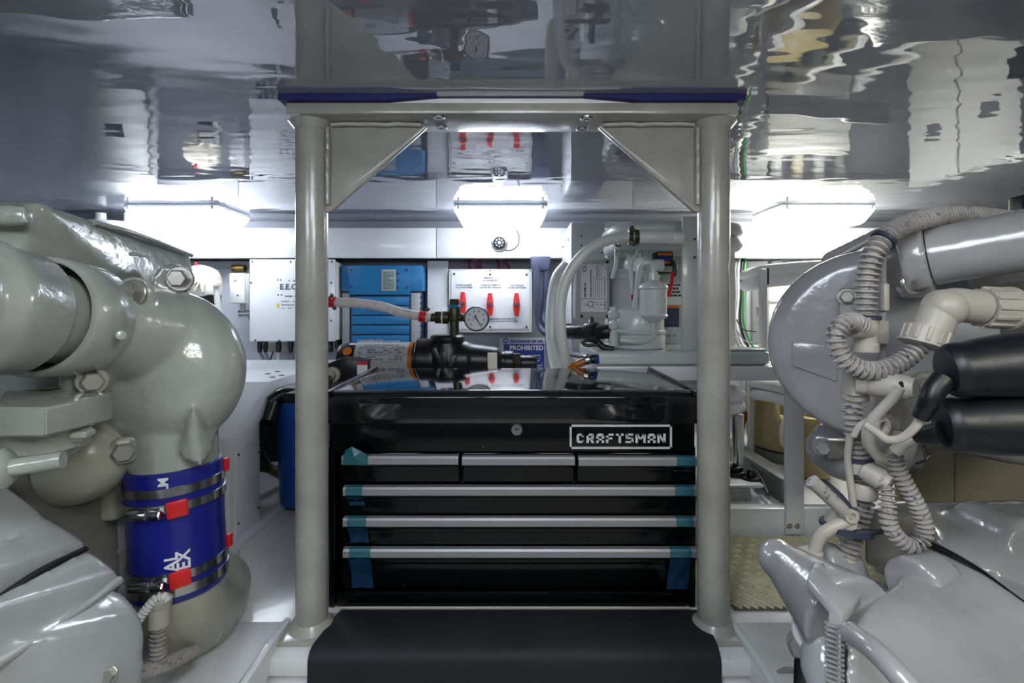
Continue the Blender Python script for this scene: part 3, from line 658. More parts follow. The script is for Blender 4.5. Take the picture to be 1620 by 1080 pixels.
# curved paper label on the motor
def wrap(xa, xb, a0, a1, r, m, name, n=18, lab_=None):
    bm = bmesh.new(); rows = []
    for i in range(n+1):
        a = a0+(a1-a0)*i/n; rows.append([bm.verts.new((q, Y-math.cos(a)*r, zc+math.sin(a)*r)) for q in (xa, xb)])
    for a, b in zip(rows, rows[1:]): bm.faces.new((a[0], a[1], b[1], b[0]))
    bmesh.ops.solidify(bm, geom=bm.faces[:], thickness=.0005); return fin(name, bm, m, t, label=lab_)
lx0 = P(568, 0, Y).x; lx1 = P(650, 0, Y).x
wrap(lx0, lx1, R(-20), R(85), rm+.0010, M_label, 'motor_label', lab_='white printed label')
wrap(lx1, lx1+.011, R(-20), R(85), rm+.0012, M_orange, 'label_band', lab_='orange edge of the label')
bm = bmesh.new(); rr = random.Random(4)
for row in range(9):
    a = R(2+row*7.2); xq = lx0+.012; big = row in (1, 2, 4, 5)
    while xq < lx1-.012:
        L = rr.uniform(.004, .014); hgt = .0042 if big else .0016
        if rr.random() < .8: add_box(bm, (xq+L/2, Y-math.cos(a)*(rm+.0017), zc+math.sin(a)*(rm+.0017)), (L, .0005, hgt), (-a, 0, 0))
        xq += L+rr.uniform(.0015, .004)
fin('label_print', bm, M_inkgrey, t, smooth=0)
q = Vector((P(557, 0, Y).x, Y-math.cos(R(35))*(rm), zc+math.sin(R(35))*(rm)))
cyl('orange_sticker', t, M_orange, q, q+Vector((0, -math.cos(R(35)), math.sin(R(35))))*.0012, .0125, seg=22, bev=0)
bm = bmesh.new(); add_box(bm, (P(566, 0, Y).x-.006, Y-math.cos(R(66))*(rm+.0008), zc+math.sin(R(66))*(rm+.0008)), (.02, .001, .01), (-R(66), 0, 0)); fin('white_sticker', bm, M_label, t, smooth=0)
# pump head
hb = [('c', (x1-.004, Y, zc), (P(690, 0, Y).x, Y, zc), .062), ('c', (P(672, 0, Y).x, Y, zc), (P(742, 0, Y).x, Y, zc), .054), ('c', (P(708, 0, Y).x, Y-.005, zc+.02), (P(708, 0, Y).x, Y-.005, P(0, 533, Y).z), .046, .040),
      ('c', (P(735, 0, Y).x, Y, zc), (P(790, 0, Y).x, Y, zc-.002), .05, .038), ('c', (P(785, 0, Y).x, Y, zc-.004), (P(804, 0, Y).x, Y, zc-.004), .03), ('b', (P(712, 0, Y).x, Y, zs+.006), (.14, .10, .012))]
blob('pump_head', t, M_rubber, hb, .005, 4)
lathe('top_cap', t, M_rubber, (P(708, 0, Y).x, Y-.005, P(0, 541, Y).z), (0, 0, 1), [(.046, 0), (.048, .004), (.048, .016), (.042, .021), (.01, .022)], 32)
for k in range(3):
    a = k*2.1+.5; box('strap', t, M_rubber, (P(697+k*10, 0, Y).x, Y-.06+.002*k, zc+.012-.01*k), (.016, .006, .06), .002, (0, .35*(k-1), 0))
box('white_tag', t, M_cream, (P(780, 0, Y).x, Y-.047, zc-.002), (.026, .004, .056), .0015, (.05, 0, .0))
cyl('coupling', t, M_rubber, (P(798, 0, Y).x, Y, zc-.006), (P(812, 0, Y).x, Y, zc-.006), .033); cyl('union_nut', t, M_bronze, (P(811, 0, Y).x, Y, zc-.006), (P(823, 0, Y).x, Y, zc-.006), .029, seg=6)
cyl('suction_pipe', t, M_rubber, (P(822, 0, Y).x, Y, zc-.008), (P(850, 0, Y).x, Y, zc-.008), .022, bev=.006)
# brass tee and gauge
gx0 = P(719, 0, 1.36).x; Yt = 1.385
g = lambda px, py: P(px, py, Yt)
bm = bmesh.new(); add_cyl(bm, g(718.5, 531), g(718.5, 493), .0135, seg=20); add_cyl(bm, g(718.5, 508), g(718.5, 486), .0185, seg=20, bev=.003); add_cyl(bm, g(704, 502), g(735, 502), .0115, seg=18); add_cyl(bm, g(700, 502), g(710, 502), .018, seg=16, bev=.002)
fin('tee_fitting', bm, M_bronze, t)
hexbolt('plug', t, M_bronze, g(719, 483), (0, 0, 1), .0135, .018, washer=False); lathe('tape_wrap', t, M_chargerblue, g(719, 487), (0, 0, 1), [(.018, 0), (.019, .003), (.015, .009)], 20)
bm = bmesh.new(); add_lathe(bm, g(689, 502), (1, 0, 0), [(.019, 0), (.019, .014)], 6); add_cyl(bm, g(697, 502), g(702, 502), .0165, seg=20); add_cyl(bm, g(681, 502), g(690, 502), .012, seg=16); fin('hose_union', bm, M_bronze, t)
lathe('seal_ring', t, M_label, g(699, 502), (1, 0, 0), [(.0185, 0), (.0185, .004)], 24)
gc = P(754, 504, 1.35)
ga = lathe('pressure_gauge', t, M_rubber, gc+Vector((0, .012, 0)), (0, -1, 0), [(.024, -.008), (.0335, 0), (.0345, .006), (.0345, .015), (.0325, .0185), (.0305, .0185), (.0300, .0155)], 40)
lathe('dial', ga, M_label, gc+Vector((0, -.0035, 0)), (0, -1, 0), [(.0303, 0), (.0303, .0006)], 36)
bm = bmesh.new()
for k in range(8):
    a = R(225-k*270/7); c_ = gc+Vector((math.cos(a)*.0205, -.0046, math.sin(a)*.0205)); add_box(bm, c_, (.0035, .0006, .0045))
for k in range(28):
    a = R(225-k*270/27); c_ = gc+Vector((math.cos(a)*.0265, -.0046, math.sin(a)*.0265)); add_box(bm, c_, (.003, .0006, .0007), (0, -a, 0))
for d in ((-.009, .004), (-.010, -.004), (-.005, -.001)): add_box(bm, gc+Vector((d[0], -.0046, d[1])), (.003, .0006, .003))
fin('dial_marks', bm, M_inkgrey, ga, smooth=0)
a = Vector((.013, 0, -.0225)); b = Vector((-.005, 0, .010)); n_ = Vector((.9, 0, .45)).normalized()
prism('needle', ga, M_ink, [gc+Vector((0, -.0052, 0))+v for v in (b+n_*.0022, b-n_*.0022, a-n_*.0005, a+n_*.0005)], (0, -.0008, 0), 0)
cyl('gauge_stem', ga, M_brass, g(730, 503), gc+Vector((-.030, .012, 0)), .009)
# switch box at the motor's left end
t2 = thing('switch_box', P(545, 590, 1.29), 'black switch box with red and white warning label behind the tool chest corner', 'electrical box')
Yb = 1.285
prism('body', t2, M_rubber, [P(505, 604, Yb), P(576, 604, Yb), P(576, 571, Yb), P(540, 566, Yb), P(505, 580, Yb)], (0, .06, 0), .003)
rect('warning_label', t2, M_label, 565, 577, 581, 592, Yb-.002, .002, .0); rect('red_band', t2, M_red, 565, 572, 581, 577, Yb-.002, .002, 0)
lathe('cable_gland', t2, M_fitting, P(527, 592, Yb), (0, -1, 0), [(.02, 0), (.02, .012), (.013, .014), (.013, .03)], 24)
tube('lead', t2, M_bronze, [P(526, 594, Yb-.02), P(522, 600, Yb-.025), P(518, 612, Yb-.02)], .009, 10)
# white reinforced hose with red clamps
t = thing('reinforced_hose', P(600, 490, 1.385), 'white braided hose with red clamps running to the brass pump fitting', 'hose')
hp_ = [P(512, 474, Yt), P(535, 478, Yt), P(565, 479.5, Yt), P(600, 484, Yt), P(635, 494, Yt), P(665, 500, Yt), P(682, 502, Yt)]
tube('hose', t, M_braid, hp_, .0135, 18)
for (a, b, r_) in (((521, 477), (532, 479), .0165), ((664, 500), (677, 502), .0160)):
    lathe('clamp', t, M_red, P(a[0], a[1], Yt), P(b[0], b[1], Yt)-P(a[0], a[1], Yt), [(r_, 0), (r_, .006), (r_-.002, .0065), (r_-.002, .011), (r_, .0115), (r_, .018)], 24, label='red hose clamp')
for (a, b) in (((523, 468), (527, 466)), ((529, 486), (530, 490)), ((675, 491), (679, 487))):
    cyl('clamp_screw', t, M_bronze, P(a[0], a[1], Yt-.008), P(b[0], b[1], Yt-.008), .005, seg=10)
# ------------------------------------------------------------------ right side: rack, condensing unit, tanks
zsh1 = P(0, 580, 1.2).z; zsh0 = P(0, 602, 1.2).z
# sill and raised platform
struct(bbox('trim_8', None, M_white, (.42, 1.185, 0), (XR, 1.215, P(0, 803, 1.19).z), .003))
struct(bbox('trim_9', None, M_white, (.42, 1.216, 0), (XR, YB, P(0, 806, 1.2).z), .002))
zpl = P(0, 806, 1.2).z
t = thing('rack', (.75, 1.5, 0), 'white angle rack with shelf carrying the condensing unit', 'rack')
bbox('front_rail', t, M_white, (.205, 1.20, zsh0), (1.30, 1.235, zsh1), .003)
bbox('back_rail', t, M_white, (.205, 1.88, zsh0), (1.30, 1.92, zsh1), .003)
for q in (.205, .66, .80, 1.06, 1.27): bbox('cross_rail', t, M_white, (q, 1.236, zsh0+.006), (q+.03, 1.879, zsh1), .003)
bbox('shelf', t, M_white, (.236, 1.236, zsh1-.006), (.659, 1.60, zsh1-.0005), .001)
lg_ = bbox('leg', t, M_white, (P(1242, 0, 1.178).x, 1.172, .012), (P(1270, 0, 1.178).x, 1.184, zsh0-.001), .0015)
for k in (0, 1): hexbolt('bolt', lg_, M_bolt, P(1249+k*12, 832, 1.172), (0, -1, 0), .0045, .004)
bbox('leg', t, M_white, (P(1182, 0, 1.6).x, 1.585, zpl), (P(1190, 0, 1.6).x, 1.60, zsh0), .0015)
bbox('leg', t, M_white, (1.27, 1.22, zpl), (1.30, 1.25, zsh0), .0015)
bbox('leg', t, M_white, (.215, 1.90, 0), (.245, 1.93, zsh0), .0015); bbox('leg', t, M_white, (.215, 1.22, 0), (.24, 1.245, zsh0), .0015)
# tall white enclosure in the back with grey label box
t = thing('tall_enclosure', (.25, 1.75, .2), 'tall pale grey steel enclosure behind the curved white hose', 'cabinet')
ex0 = P(905.5, 0, 1.6).x; ex1 = P(957, 0, 1.6).x; ez1 = P(0, 351, 1.6).z
bbox('body', t, M_boxgrey, (ex0, 1.6, zsh1+.001), (ex1, 1.898, ez1), .002)
bbox('side_cover', t, M_white, (ex0-.004, 1.602, zsh1+.01), (ex0-.0005, 1.895, ez1-.002), .001)
for q in ((920, 373), (920, 388), (952, 400)): cyl('rivet', t, M_darkmetal, P(q[0], q[1], 1.6), P(q[0], q[1], 1.597), .003, seg=10, bev=.0005)
for yy in (1.66, 1.84): cyl('rivet', t, M_darkmetal, (ex0-.004, yy, ez1-.05), (ex0-.007, yy, ez1-.05), .003, seg=10, bev=.0005)
rect('red_sticker', t, M_red, 891.5, 507, 898.5, 513, 1.56, .001, 0) if False else None
t = thing('controller_box', P(937, 505, 1.42), 'grey plastic controller box with printed data label beside the compressor', 'electrical box')
Y = 1.42
rect('body', t, M_boxgrey, 911, 411, 965, 504, Y+.006, .06, .004); rect('cover', t, M_boxgrey, 916, 410, 964, 503.5, Y, .012, .003)
lb = rect('data_label', t, M_label, 919, 418, 960, 493, Y-.0012, .002, .0)
for q in ((920.5, 414), (961, 414), (920, 500), (961, 500)): cyl('screw', t, M_dark, P(q[0], q[1], Y), P(q[0], q[1], Y-.003), .0045, seg=12, bev=.0005)
# rotated print: dashes in vertical columns
bm = bmesh.new(); rr = random.Random(9)
for cx_, hw, y0, y1 in ((925.5, 1.3, 448, 470), (934.7, .8, 427, 470), (938, .35, 435, 470), (941.5, .35, 438, 470), (945, .4, 421, 470), (948, .35, 424, 470), (951, .35, 424, 470), (956.5, .6, 437, 470)):
    yy = y0
    while yy < y1:
        L = rr.uniform(1, 4); a = P(cx_-hw, min(yy+L, y1), Y); b = P(cx_+hw, yy, Y)
        add_box(bm, ((a.x+b.x)/2, Y-.0018, (a.z+b.z)/2), (b.x-a.x, .0008, b.z-a.z)); yy += L+rr.uniform(.4, 1.0)
for x0_, y0_, x1_, y1_ in ((919, 472, 960, 472.7), (944, 420, 956, 420.4), (944, 441, 956, 441.4), (944, 420, 944.4, 441), (924, 481, 930, 481.5), (924, 483, 930, 483.5), (940, 478, 957, 478.4), (940, 488, 957, 488.4), (957, 475, 958, 490)):
    a = P(x0_, y1_, Y); b = P(x1_, y0_, Y); add_box(bm, ((a.x+b.x)/2, Y-.0018, (a.z+b.z)/2), (b.x-a.x, .0008, b.z-a.z))
for x_, y_ in ((945, 482), (951, 482), (955.5, 482), (941, 478), (939, 486), (958, 425)): add_cyl(bm, P(x_, y_, Y-.0012), P(x_, y_, Y-.0022), .002, seg=10)
add_lathe(bm, P(934, 481, Y-.0013), (0, -1, 0), [(.0085, 0), (.0085, .0008), (.0065, .0008), (.0065, 0)], 20, caps=False)
fin('label_print', bm, M_ink, lb, smooth=0)
text('certification_mark', lb, M_ink, 'CE', .016, P(925, 425, Y-.0014), rot=Matrix.Rotation(R(-90), 4, 'Y') @ FACE, bold=.0002)
# condensing unit: tray, compressor, receiver, drier, coil
t = thing('condensing_unit', (.43, 1.35, zsh1), 'white painted refrigerant unit with coiled tubing, compressor and filter drier', 'compressor')
zt1 = P(0, 556, 1.225).z
bm = bmesh.new(); add_box(bm, ((P(945, 0, 1.225).x+P(1219, 0, 1.225).x)/2, 1.225+.17, (zsh1+zt1)/2), (P(1219, 0, 1.225).x-P(945, 0, 1.225).x, .34, zt1-zsh1), None, .010, 3); fin('tray', bm, M_unit, t)
bbox('tray_rim', t, M_unit, (P(1105, 0, 1.24).x, 1.235, zt1), (P(1212, 0, 1.24).x, 1.30, zt1+.006), .004)
cx_, cy_ = P(1008, 0, 1.33).x, 1.33
bz = zt1
lathe('compressor_shell', t, M_unit, (cx_, cy_, bz), (0, 0, 1), [(.066, 0), (.072, .003), (.072, .032), (.069, .037), (.074, .042), (.074, .047), (.069, .050), (.069, .085), (.062, .10), (.035, .112), (.0, .115)], 44)
rx_, ry_ = P(1002, 0, 1.46).x+.002, 1.46
lathe('receiver', t, M_unit, (rx_, ry_, bz), (0, 0, 1), [(.070, 0), (.070, .205), (.067, .212), (.05, .22), (.0, .222)], 44)
lathe('receiver_band', t, M_unit, (rx_, ry_, bz+.19), (0, 0, 1), [(.0715, 0), (.073, .002), (.073, .012), (.0715, .014)], 44)
bm = bmesh.new(); vz = P(0, 420, 1.42).z
add_lathe(bm, (rx_-.01, ry_-.04, vz), (-.2, -1, 0), [(.03, 0), (.03, .02), (.022, .024), (.022, .03), (.027, .03), (.027, .036), (.016, .037), (.016, .042), (.02, .042), (.02, .048)], 28)
add_cyl(bm, (rx_-.01, ry_-.03, vz), (rx_+.075, ry_-.03, vz+.002), .017); add_cyl(bm, (rx_+.03, ry_-.03, vz), (rx_+.03, ry_-.03, vz+.08), .014)
fin('service_valve', bm, M_unit, t)
# filter drier
dx_, dy_ = P(1033, 0, 1.27).x, 1.27
lathe('filter_drier', t, M_unit, (dx_, dy_, P(0, 518, 1.27).z), (0, 0, 1), [(.010, 0), (.013, .012), (.034, .026), (.036, .029), (.037, .031), (.034, .034), (.034, .096), (.037, .099), (.037, .103), (.033, .109), (.012, .121), (.011, .140)], 36)
zz = lambda y, Y=1.27: P(0, y, Y).z
tube('discharge_tube', t, M_unit, [(dx_, dy_, zz(440)), (dx_, dy_, zz(428)), (dx_-.004, dy_, zz(419)), (dx_-.014, dy_, zz(416)), (dx_-.026, dy_+.005, zz(419)), (dx_-.032, dy_+.01, zz(430)), (dx_-.038, dy_+.02, zz(470)), (dx_-.042, dy_+.03, zz(505)), (dx_-.042, dy_+.04, zz(520))], .0078, 12)
tube('suction_tube', t, M_unit, [(dx_, dy_, zz(512)), (dx_, dy_, zz(526)), (dx_-.006, dy_-.004, zz(535)), (dx_-.022, dy_-.008, zz(538.5)), (dx_-.05, dy_-.018, zz(539)), (dx_-.085, dy_-.01, zz(537))], .0085, 12)
sgx = P(971, 0, 1.25).x
lathe('sight_glass', t, M_unit, (sgx, 1.25, P(0, 547, 1.25).z), (0, 0, 1), [(.011, 0), (.011, .036), (.008, .037), (.008, .040), (.013, .044), (.013, .058), (.009, .062), (.009, .066), (.014, .070), (.015, .084), (.010, .088), (.010, .097), (.008, .098)], 10)
cyl('red_cap', t, M_red, P(998.5, 469.5, 1.35), P(1010, 469.5, 1.35), .0065)
for sx_ in (0, 1): cyl('liquid_line', t, M_unit, (P(999+sx_*10, 0, 1.38).x, 1.38, bz+.02), (P(999+sx_*10, 0, 1.38).x, 1.38, P(0, 400, 1.38).z), .0065)
for a, b in (((978, 385), (1000, 420)), ((975, 395), (968, 440)), ((1005, 392), (998, 415)), ((1010, 425), (1022, 448)), ((990, 388), (975, 378))):
    tube('capillary_tube', t, M_unit, [P(a[0], a[1], 1.37), P((a[0]+b[0])/2+3, (a[1]+b[1])/2, 1.36), P(b[0], b[1], 1.37)], .0055, 10)
bm = bmesh.new(); add_lathe(bm, P(978, 385, 1.36), (0, -1, .2), [(.012, 0), (.012, .006), (.006, .006), (.006, 0)], 18, caps=False); fin('eyelet', bm, M_steel, t)
# coil loops of thick tube
def loop(name, zc_, x0_, x1_, y0_, y1_, r_, parent, m, rr_=.1):
    pts = []
    for k in range(33):
        a = 2*math.pi*k/32+math.pi/2; c, s = math.cos(a), math.sin(a); e = .55
        pts.append(((x0_+x1_)/2+(x1_-x0_)/2*math.copysign(abs(c)**e, c), (y0_+y1_)/2+(y1_-y0_)/2*math.copysign(abs(s)**e, s), zc_))
    return tube(name, parent, m, pts, r_, 16)
lx0_, lx1_ = P(975, 0, 1.37).x, P(1172, 0, 1.37).x
loop('coil_loop', P(0, 358, 1.30).z, lx0_, lx1_, 1.33, 1.575, .0185, t, M_unit); loop('coil_loop', P(0, 381, 1.30).z, lx0_+.006, lx1_-.002, 1.33, 1.575, .0185, t, M_unit)
pb = rect('mounting_board', t, M_unit, 1080, 342, 1105, 556, 1.262, .012, .001)
for q in (378, 407): cyl('screw', pb, M_darkmetal, P(1099, q, 1.262), P(1099, q, 1.259), .0035, seg=10, bev=.0005)
rect('rear_post', t, M_unit, 1152, 390, 1163, 552, 1.5, .012, .001)
rect('rear_board', t, M_boxgrey, 962, 388, 1080, 552, 1.56, .006, .001)
# electrical relay with label, capacitor
rl = rect('relay_cover', t, M_rubber, 1038, 397, 1066, 432, 1.45, .05, .006)
rect('relay_label', rl, M_signblue, 1041, 404, 1063, 413, 1.4485, .002, 0); rect('orange_stripe', rl, M_orange, 1041, 399.5, 1063, 404, 1.4485, .002, 0); rect('orange_stripe', rl, M_orange, 1041, 413, 1063, 416.5, 1.4485, .002, 0); rect('relay_base', rl, M_boxgrey, 1043, 421, 1064, 430, 1.447, .004, .001)
tube('red_wire', t, M_red, [P(1064, 430, 1.44), P(1063, 445, 1.435), P(1060, 458, 1.435), P(1058, 468, 1.45)], .0055, 10); tube('black_wire', t, M_rubber, [P(1063, 412, 1.44), P(1067.5, 422, 1.44), P(1067, 434, 1.44), P(1063, 436, 1.44)], .006, 10)
wl = rect('wiring_label', t, M_label, 1052, 447, 1079, 482, 1.53, .003, 0)
a = P(1053, 470, 1.53); b = P(1078, 448, 1.53); ticks('label_print', wl, M_ink, a.x, b.x, a.z, b.z, 1.5285, 4, 21, .6, .9)
rect('orange_stripe', t, M_orange, 1055, 482.5, 1074, 487, 1.53, .003, 0); rect('dark_panel', t, M_drain, 1036, 487, 1075, 517, 1.52, .012, .002); rect('lower_housing', t, M_unit, 1034, 519, 1079, 553, 1.47, .08, .004)
for q in ((1044, 531), (1058, 531), (1067, 531)): cyl('knockout', t, M_wallgrey, P(q[0], q[1], 1.47), P(q[0], q[1], 1.4685), .005, seg=14, bev=0)
for q in ((1036, 549), (1046, 551), (1125, 553), (1140, 551)): hexbolt('bolt', t, M_unit, (P(q[0], 0, 1.3).x, 1.30, zt1+.001), (0, 0, 1), .007, .008)
# black suction line insulation
t = thing('insulated_pipe', P(930, 525, 1.30), 'thick black insulated pipe ending at the compressor valve', 'pipe')
tube('insulation', t, M_rubber, [P(895, 525, 1.34), P(915, 525.5, 1.31), P(935, 525, 1.29), P(953, 525, 1.27), P(966, 524, 1.262)], .0185, 18); cyl('sleeve', t, M_rubber, P(928, 523, 1.30), P(944, 523, 1.28), .0215)
tube('branch', t, M_rubber, [P(935, 505, 1.34), P(935, 512, 1.31), P(938, 525, 1.285), P(945, 540, 1.27), P(957, 550, 1.265), P(972, 551, 1.262)], .0085, 12)
tube('tie_lead', t, M_rubber, [P(945, 545, 1.24), P(928, 546, 1.24), P(922, 541, 1.24), P(930, 538, 1.24), P(945, 541, 1.245)], .0045, 10)
# white hose arc with clamp
t = thing('curved_hose', P(890, 560, 1.23), 'thick white hose arching up beside the tall enclosure to a clamped pipe', 'hose')
Yh = 1.235
tube('hose', t, M_hosew, [P(899, 590, 1.28), P(892, 560, 1.25), P(887, 520, Yh), P(887, 480, Yh), P(895, 445, Yh), P(912, 415, Yh), P(936, 392, Yh), P(965, 379, Yh), P(1000, 374.5, Yh)], .0135, 20)
cyl('pipe_end', t, M_white, P(997, 375, Yh), P(1063, 375, Yh), .0165, seg=28); cyl('pipe_end', t, M_white, P(1062, 376, Yh), P(1080, 376, Yh), .0155, seg=28)
lathe('clamp', t, M_bronze, P(994, 375, Yh), (1, 0, 0), [(.0185, 0), (.0185, .008), (.0165, .0085), (.0165, .014), (.0185, .0145), (.0185, .024)], 28)
box('clamp_screw', t, M_bronze, P(1001, 384, Yh-.012), (.018, .014, .012), .003, (0, .4, 0)); hexbolt('clamp_bolt', t, M_bronze, P(1000, 364, Yh-.005), (-.3, 0, 1), .006, .010)
o = tube('white_hose', None, M_hosew, [P(896, 421, 1.5), P(882, 440, 1.48), P(875, 475, 1.47), P(873, 520, 1.46), P(877, 560, 1.45), P(886, 600, 1.45)], .019, 18); tag(o, 'wide white hose behind the curved clamped hose', 'hose')
o = tube('amber_hose', None, M_brownhose, [P(903, 585, 1.24), P(912, 577, 1.235), P(925, 571, 1.232)], .0105, 14); tag(o, 'short amber hose at the back right of the tool chest lid', 'hose')
t = thing('hose_adapter', P(935, 568, 1.23), 'clamped black adapter with blue collar at the end of the amber hose', 'fitting')
cyl('clamp', t, M_steel, P(925, 570, 1.231), P(933, 568, 1.230), .0135); cyl('adapter', t, M_rubber, P(933, 568, 1.230), P(943, 568, 1.226), .011); cyl('collar', t, M_signblue, P(942, 568, 1.229), P(945, 568, 1.2235), .0120)
o = tube('black_wire', None, M_rubber, [P(884, 538, 1.4), P(893, 555, 1.38), P(905, 562, 1.36), P(922, 565, 1.3)], .004, 8); tag(o, 'thin black wire looping behind the curved white hose', 'wire')
# wiring bundle right of the post
lab = [('1164', 'grey cable nearest the right post in the hanging bundle', M_wiregrey), ('1169', 'pale cable in the hanging bundle right of the post', M_hosew), ('1174', 'dark cable in the hanging bundle right of the post', M_rubber), ('1179', 'green wire in the hanging bundle right of the post', M_green)]
for k, (px, l_, m_) in enumerate(lab):
    x_ = float(px)
    o = tube('cable', None, m_, [P(x_+1, 408, 1.93), P(x_-1, 430, 1.92), P(x_-(0, 1, 2, 2)[k], 470, 1.9), P(x_-5+k, 510, 1.88), P(x_+4+2*k, 545, 1.86), P(x_+18+3*k, 556, 1.85)], .0046 if k != 3 else .004, 10); tag(o, l_, 'cable', 'hanging cable bundle')
o = tube('wire', None, M_ink, [P(1165, 505, 1.75), P(1175, 520, 1.74), P(1192, 524, 1.73), P(1208, 522, 1.7)], .0022, 8); tag(o, 'thin dark wire sagging between the cable bundle and the rack upright', 'wire')
o = tube('wire', None, M_wiregrey, [P(1165, 522, 1.72), P(1180, 540, 1.71), P(1198, 541, 1.7), P(1208, 534, 1.68)], .0022, 8); tag(o, 'thin grey wire sagging lower between the cable bundle and the rack upright', 'wire')
o = tube('wire', None, M_cream, [P(1206, 530, 1.62), P(1196, 520, 1.62), P(1196, 508, 1.62), P(1203, 500, 1.62)], .003, 8); tag(o, 'short cream wire curling beside the rack upright', 'wire')
# second unit on the right with pipes and upright
t = thing('chiller_unit', P(1245, 560, 1.45), 'white chiller unit with two coil tubes behind the right engine', 'chiller')
rect('housing', t, M_white, 1216, 446, 1345, 563, 1.85, .13, .006); rect('upright', t, M_white, 1205, 425, 1214, 562, 1.40, .02, .002)
for yy in (428, 444): tube('coil_tube', t, M_white, [P(1180, yy+8, 1.60), P(1200, yy+3, 1.46), P(1230, yy-1, 1.43), P(1300, yy-6, 1.43), P(1400, yy-8, 1.45)], .019, 16)
cyl('clip', t, M_darkmetal, P(1213, 424, 1.42), P(1213, 450, 1.42), .006); rect('seam', t, M_boxgrey, 1217, 475, 1290, 478, 1.847, .003, 0)
rect('foot', t, M_zinc, 1208, 563, 1240, 574, 1.84, .1, .002)
cyl('thermostat_bulb', t, M_boxgrey, P(1200, 485, 1.5), P(1203, 502, 1.5), .007)
# second coil under the shelf
t = thing('lower_unit', (.57, 1.35, zpl), 'lower coil unit on rubber mounts under the rack shelf', 'compressor')
loop('coil_loop', P(0, 629, 1.30).z, .30, P(1196, 0, 1.30).x-.012, 1.30, 1.55, .0165, t, M_white); loop('coil_loop', P(0, 648, 1.30).z, .30, P(1195, 0, 1.30).x-.012, 1.30, 1.55, .0165, t, M_white)
bm = bmesh.new(); add_box(bm, (.46, 1.36, zpl+.016), (.28, .22, .030), None, .001); fin('speckled_base', bm, M_speckle, t)
bbox('drip_tray', t, M_white, (.31, 1.255, zpl+.0315), (P(1217, 0, 1.27).x-.02, 1.46, zpl+.040), .003)
cyl('strut', t, M_steel, P(1163, 655, 1.33), (P(1163, 0, 1.33).x, 1.33, zpl+.068), .0085); cyl('strut', t, M_white, P(1172, 655, 1.40), (P(1172, 0, 1.40).x, 1.40, zpl+.04), .008)
lathe('rubber_mount', t, M_rubber, (P(1163, 0, 1.33).x, 1.33, zpl+.0405), (0, 0, 1), [(.026, 0), (.026, .012), (.018, .014), (.02, .016), (.02, .024), (.01, .026)], 24)
lathe('rubber_mount', t, M_rubber, (P(1188, 0, 1.30).x, 1.30, zpl+.0405), (0, 0, 1), [(.026, 0), (.022, .005), (.012, .006), (.011, .018), (.006, .024)], 24)
tag(tube('brown_hose', None, M_brownhose, [P(1178, 650, 1.62), P(1170, 680, 1.62), P(1172, 720, 1.62), P(1180, 760, 1.62)], .014, 12), 'brown hose hanging between the lower coil and the beige tank', 'hose')
tag(tube('green_hose', None, M_drain, [P(1160, 716, 1.5), P(1185, 730, 1.42), P(1205, 760, 1.30), P(1215, 782, 1.24)], .005, 8), 'thin dark green hose running down along the metal channel', 'hose')
for yy, k in ((608, 0), (626, 1)):
    o = tube('white_pipe', None, M_white, [P(1192, yy-3, 1.6), P(1215, yy, 1.5), P(1240, yy+6, 1.42), P(1275, yy+17, 1.36), P(1330, yy+35, 1.3)], .018, 14); tag(o, ('upper', 'lower')[k]+' white pipe sloping down right under the rack shelf', 'pipe', 'white pipes under the shelf')
tag(bbox('metal_channel', None, M_zinc, (P(1215, 0, 1.3).x, 1.235, zpl+.002), (P(1244, 0, 1.3).x, 1.75, zpl+.062), .003), 'grey metal channel on the platform in front of the beige tank', 'channel')
# beige tanks
t = thing('beige_tank', P(1250, 760, 1.68), 'beige plastic tank with moulded handle under the rack', 'tank')
jx, jy = P(1252, 0, 1.64).x, 1.64; jz = zpl+.03
lathe('body', t, M_jug, (jx, jy, jz), (0, 0, 1), [(.10, 0), (.125, .008), (.135, .03), (.14, .15), (.137, .205), (.140, .213), (.137, .222), (.12, .26), (.06, .285), (.03, .29)], 44)
tube('handle', t, M_jug, [P(1228, 641, 1.50), P(1229, 655, 1.485), P(1233, 664, 1.48), P(1236, 660, 1.49)], .009, 12)
tube('hose_barb', t, M_cream, [P(1249, 650, 1.48), P(1240, 668, 1.47), P(1237, 684, 1.47), P(1238, 700, 1.475), P(1243, 704, 1.485)], .008, 12)
cyl('stand', t, M_zinc, (jx, jy, zpl+.001), (jx, jy, zpl+.031), .13)
t = thing('small_tank', P(1290, 760, 1.5), 'pale beige tank half hidden behind the right engine cover', 'tank')
lathe('body', t, M_jug, (P(1296, 0, 1.42).x-.01, 1.44, zpl+.002), (0, 0, 1), [(.035, 0), (.048, .006), (.05, .02), (.05, .15), (.04, .17), (.02, .175)], 32)
lathe('lid', t, M_jug, (P(1296, 0, 1.42).x-.01, 1.44, zpl+.176), (0, 0, 1), [(.022, 0), (.022, .012), (.018, .014)], 24)
t = thing('timber_block', (1.0, 1.7, zpl), 'brown timber block behind the small beige tank', 'block')
bbox('block', t, M_brownhose, (P(1318, 0, 1.5).x, 1.5, zpl+.001), (P(1318, 0, 1.5).x+.3, 1.6, zpl+.05), .003)
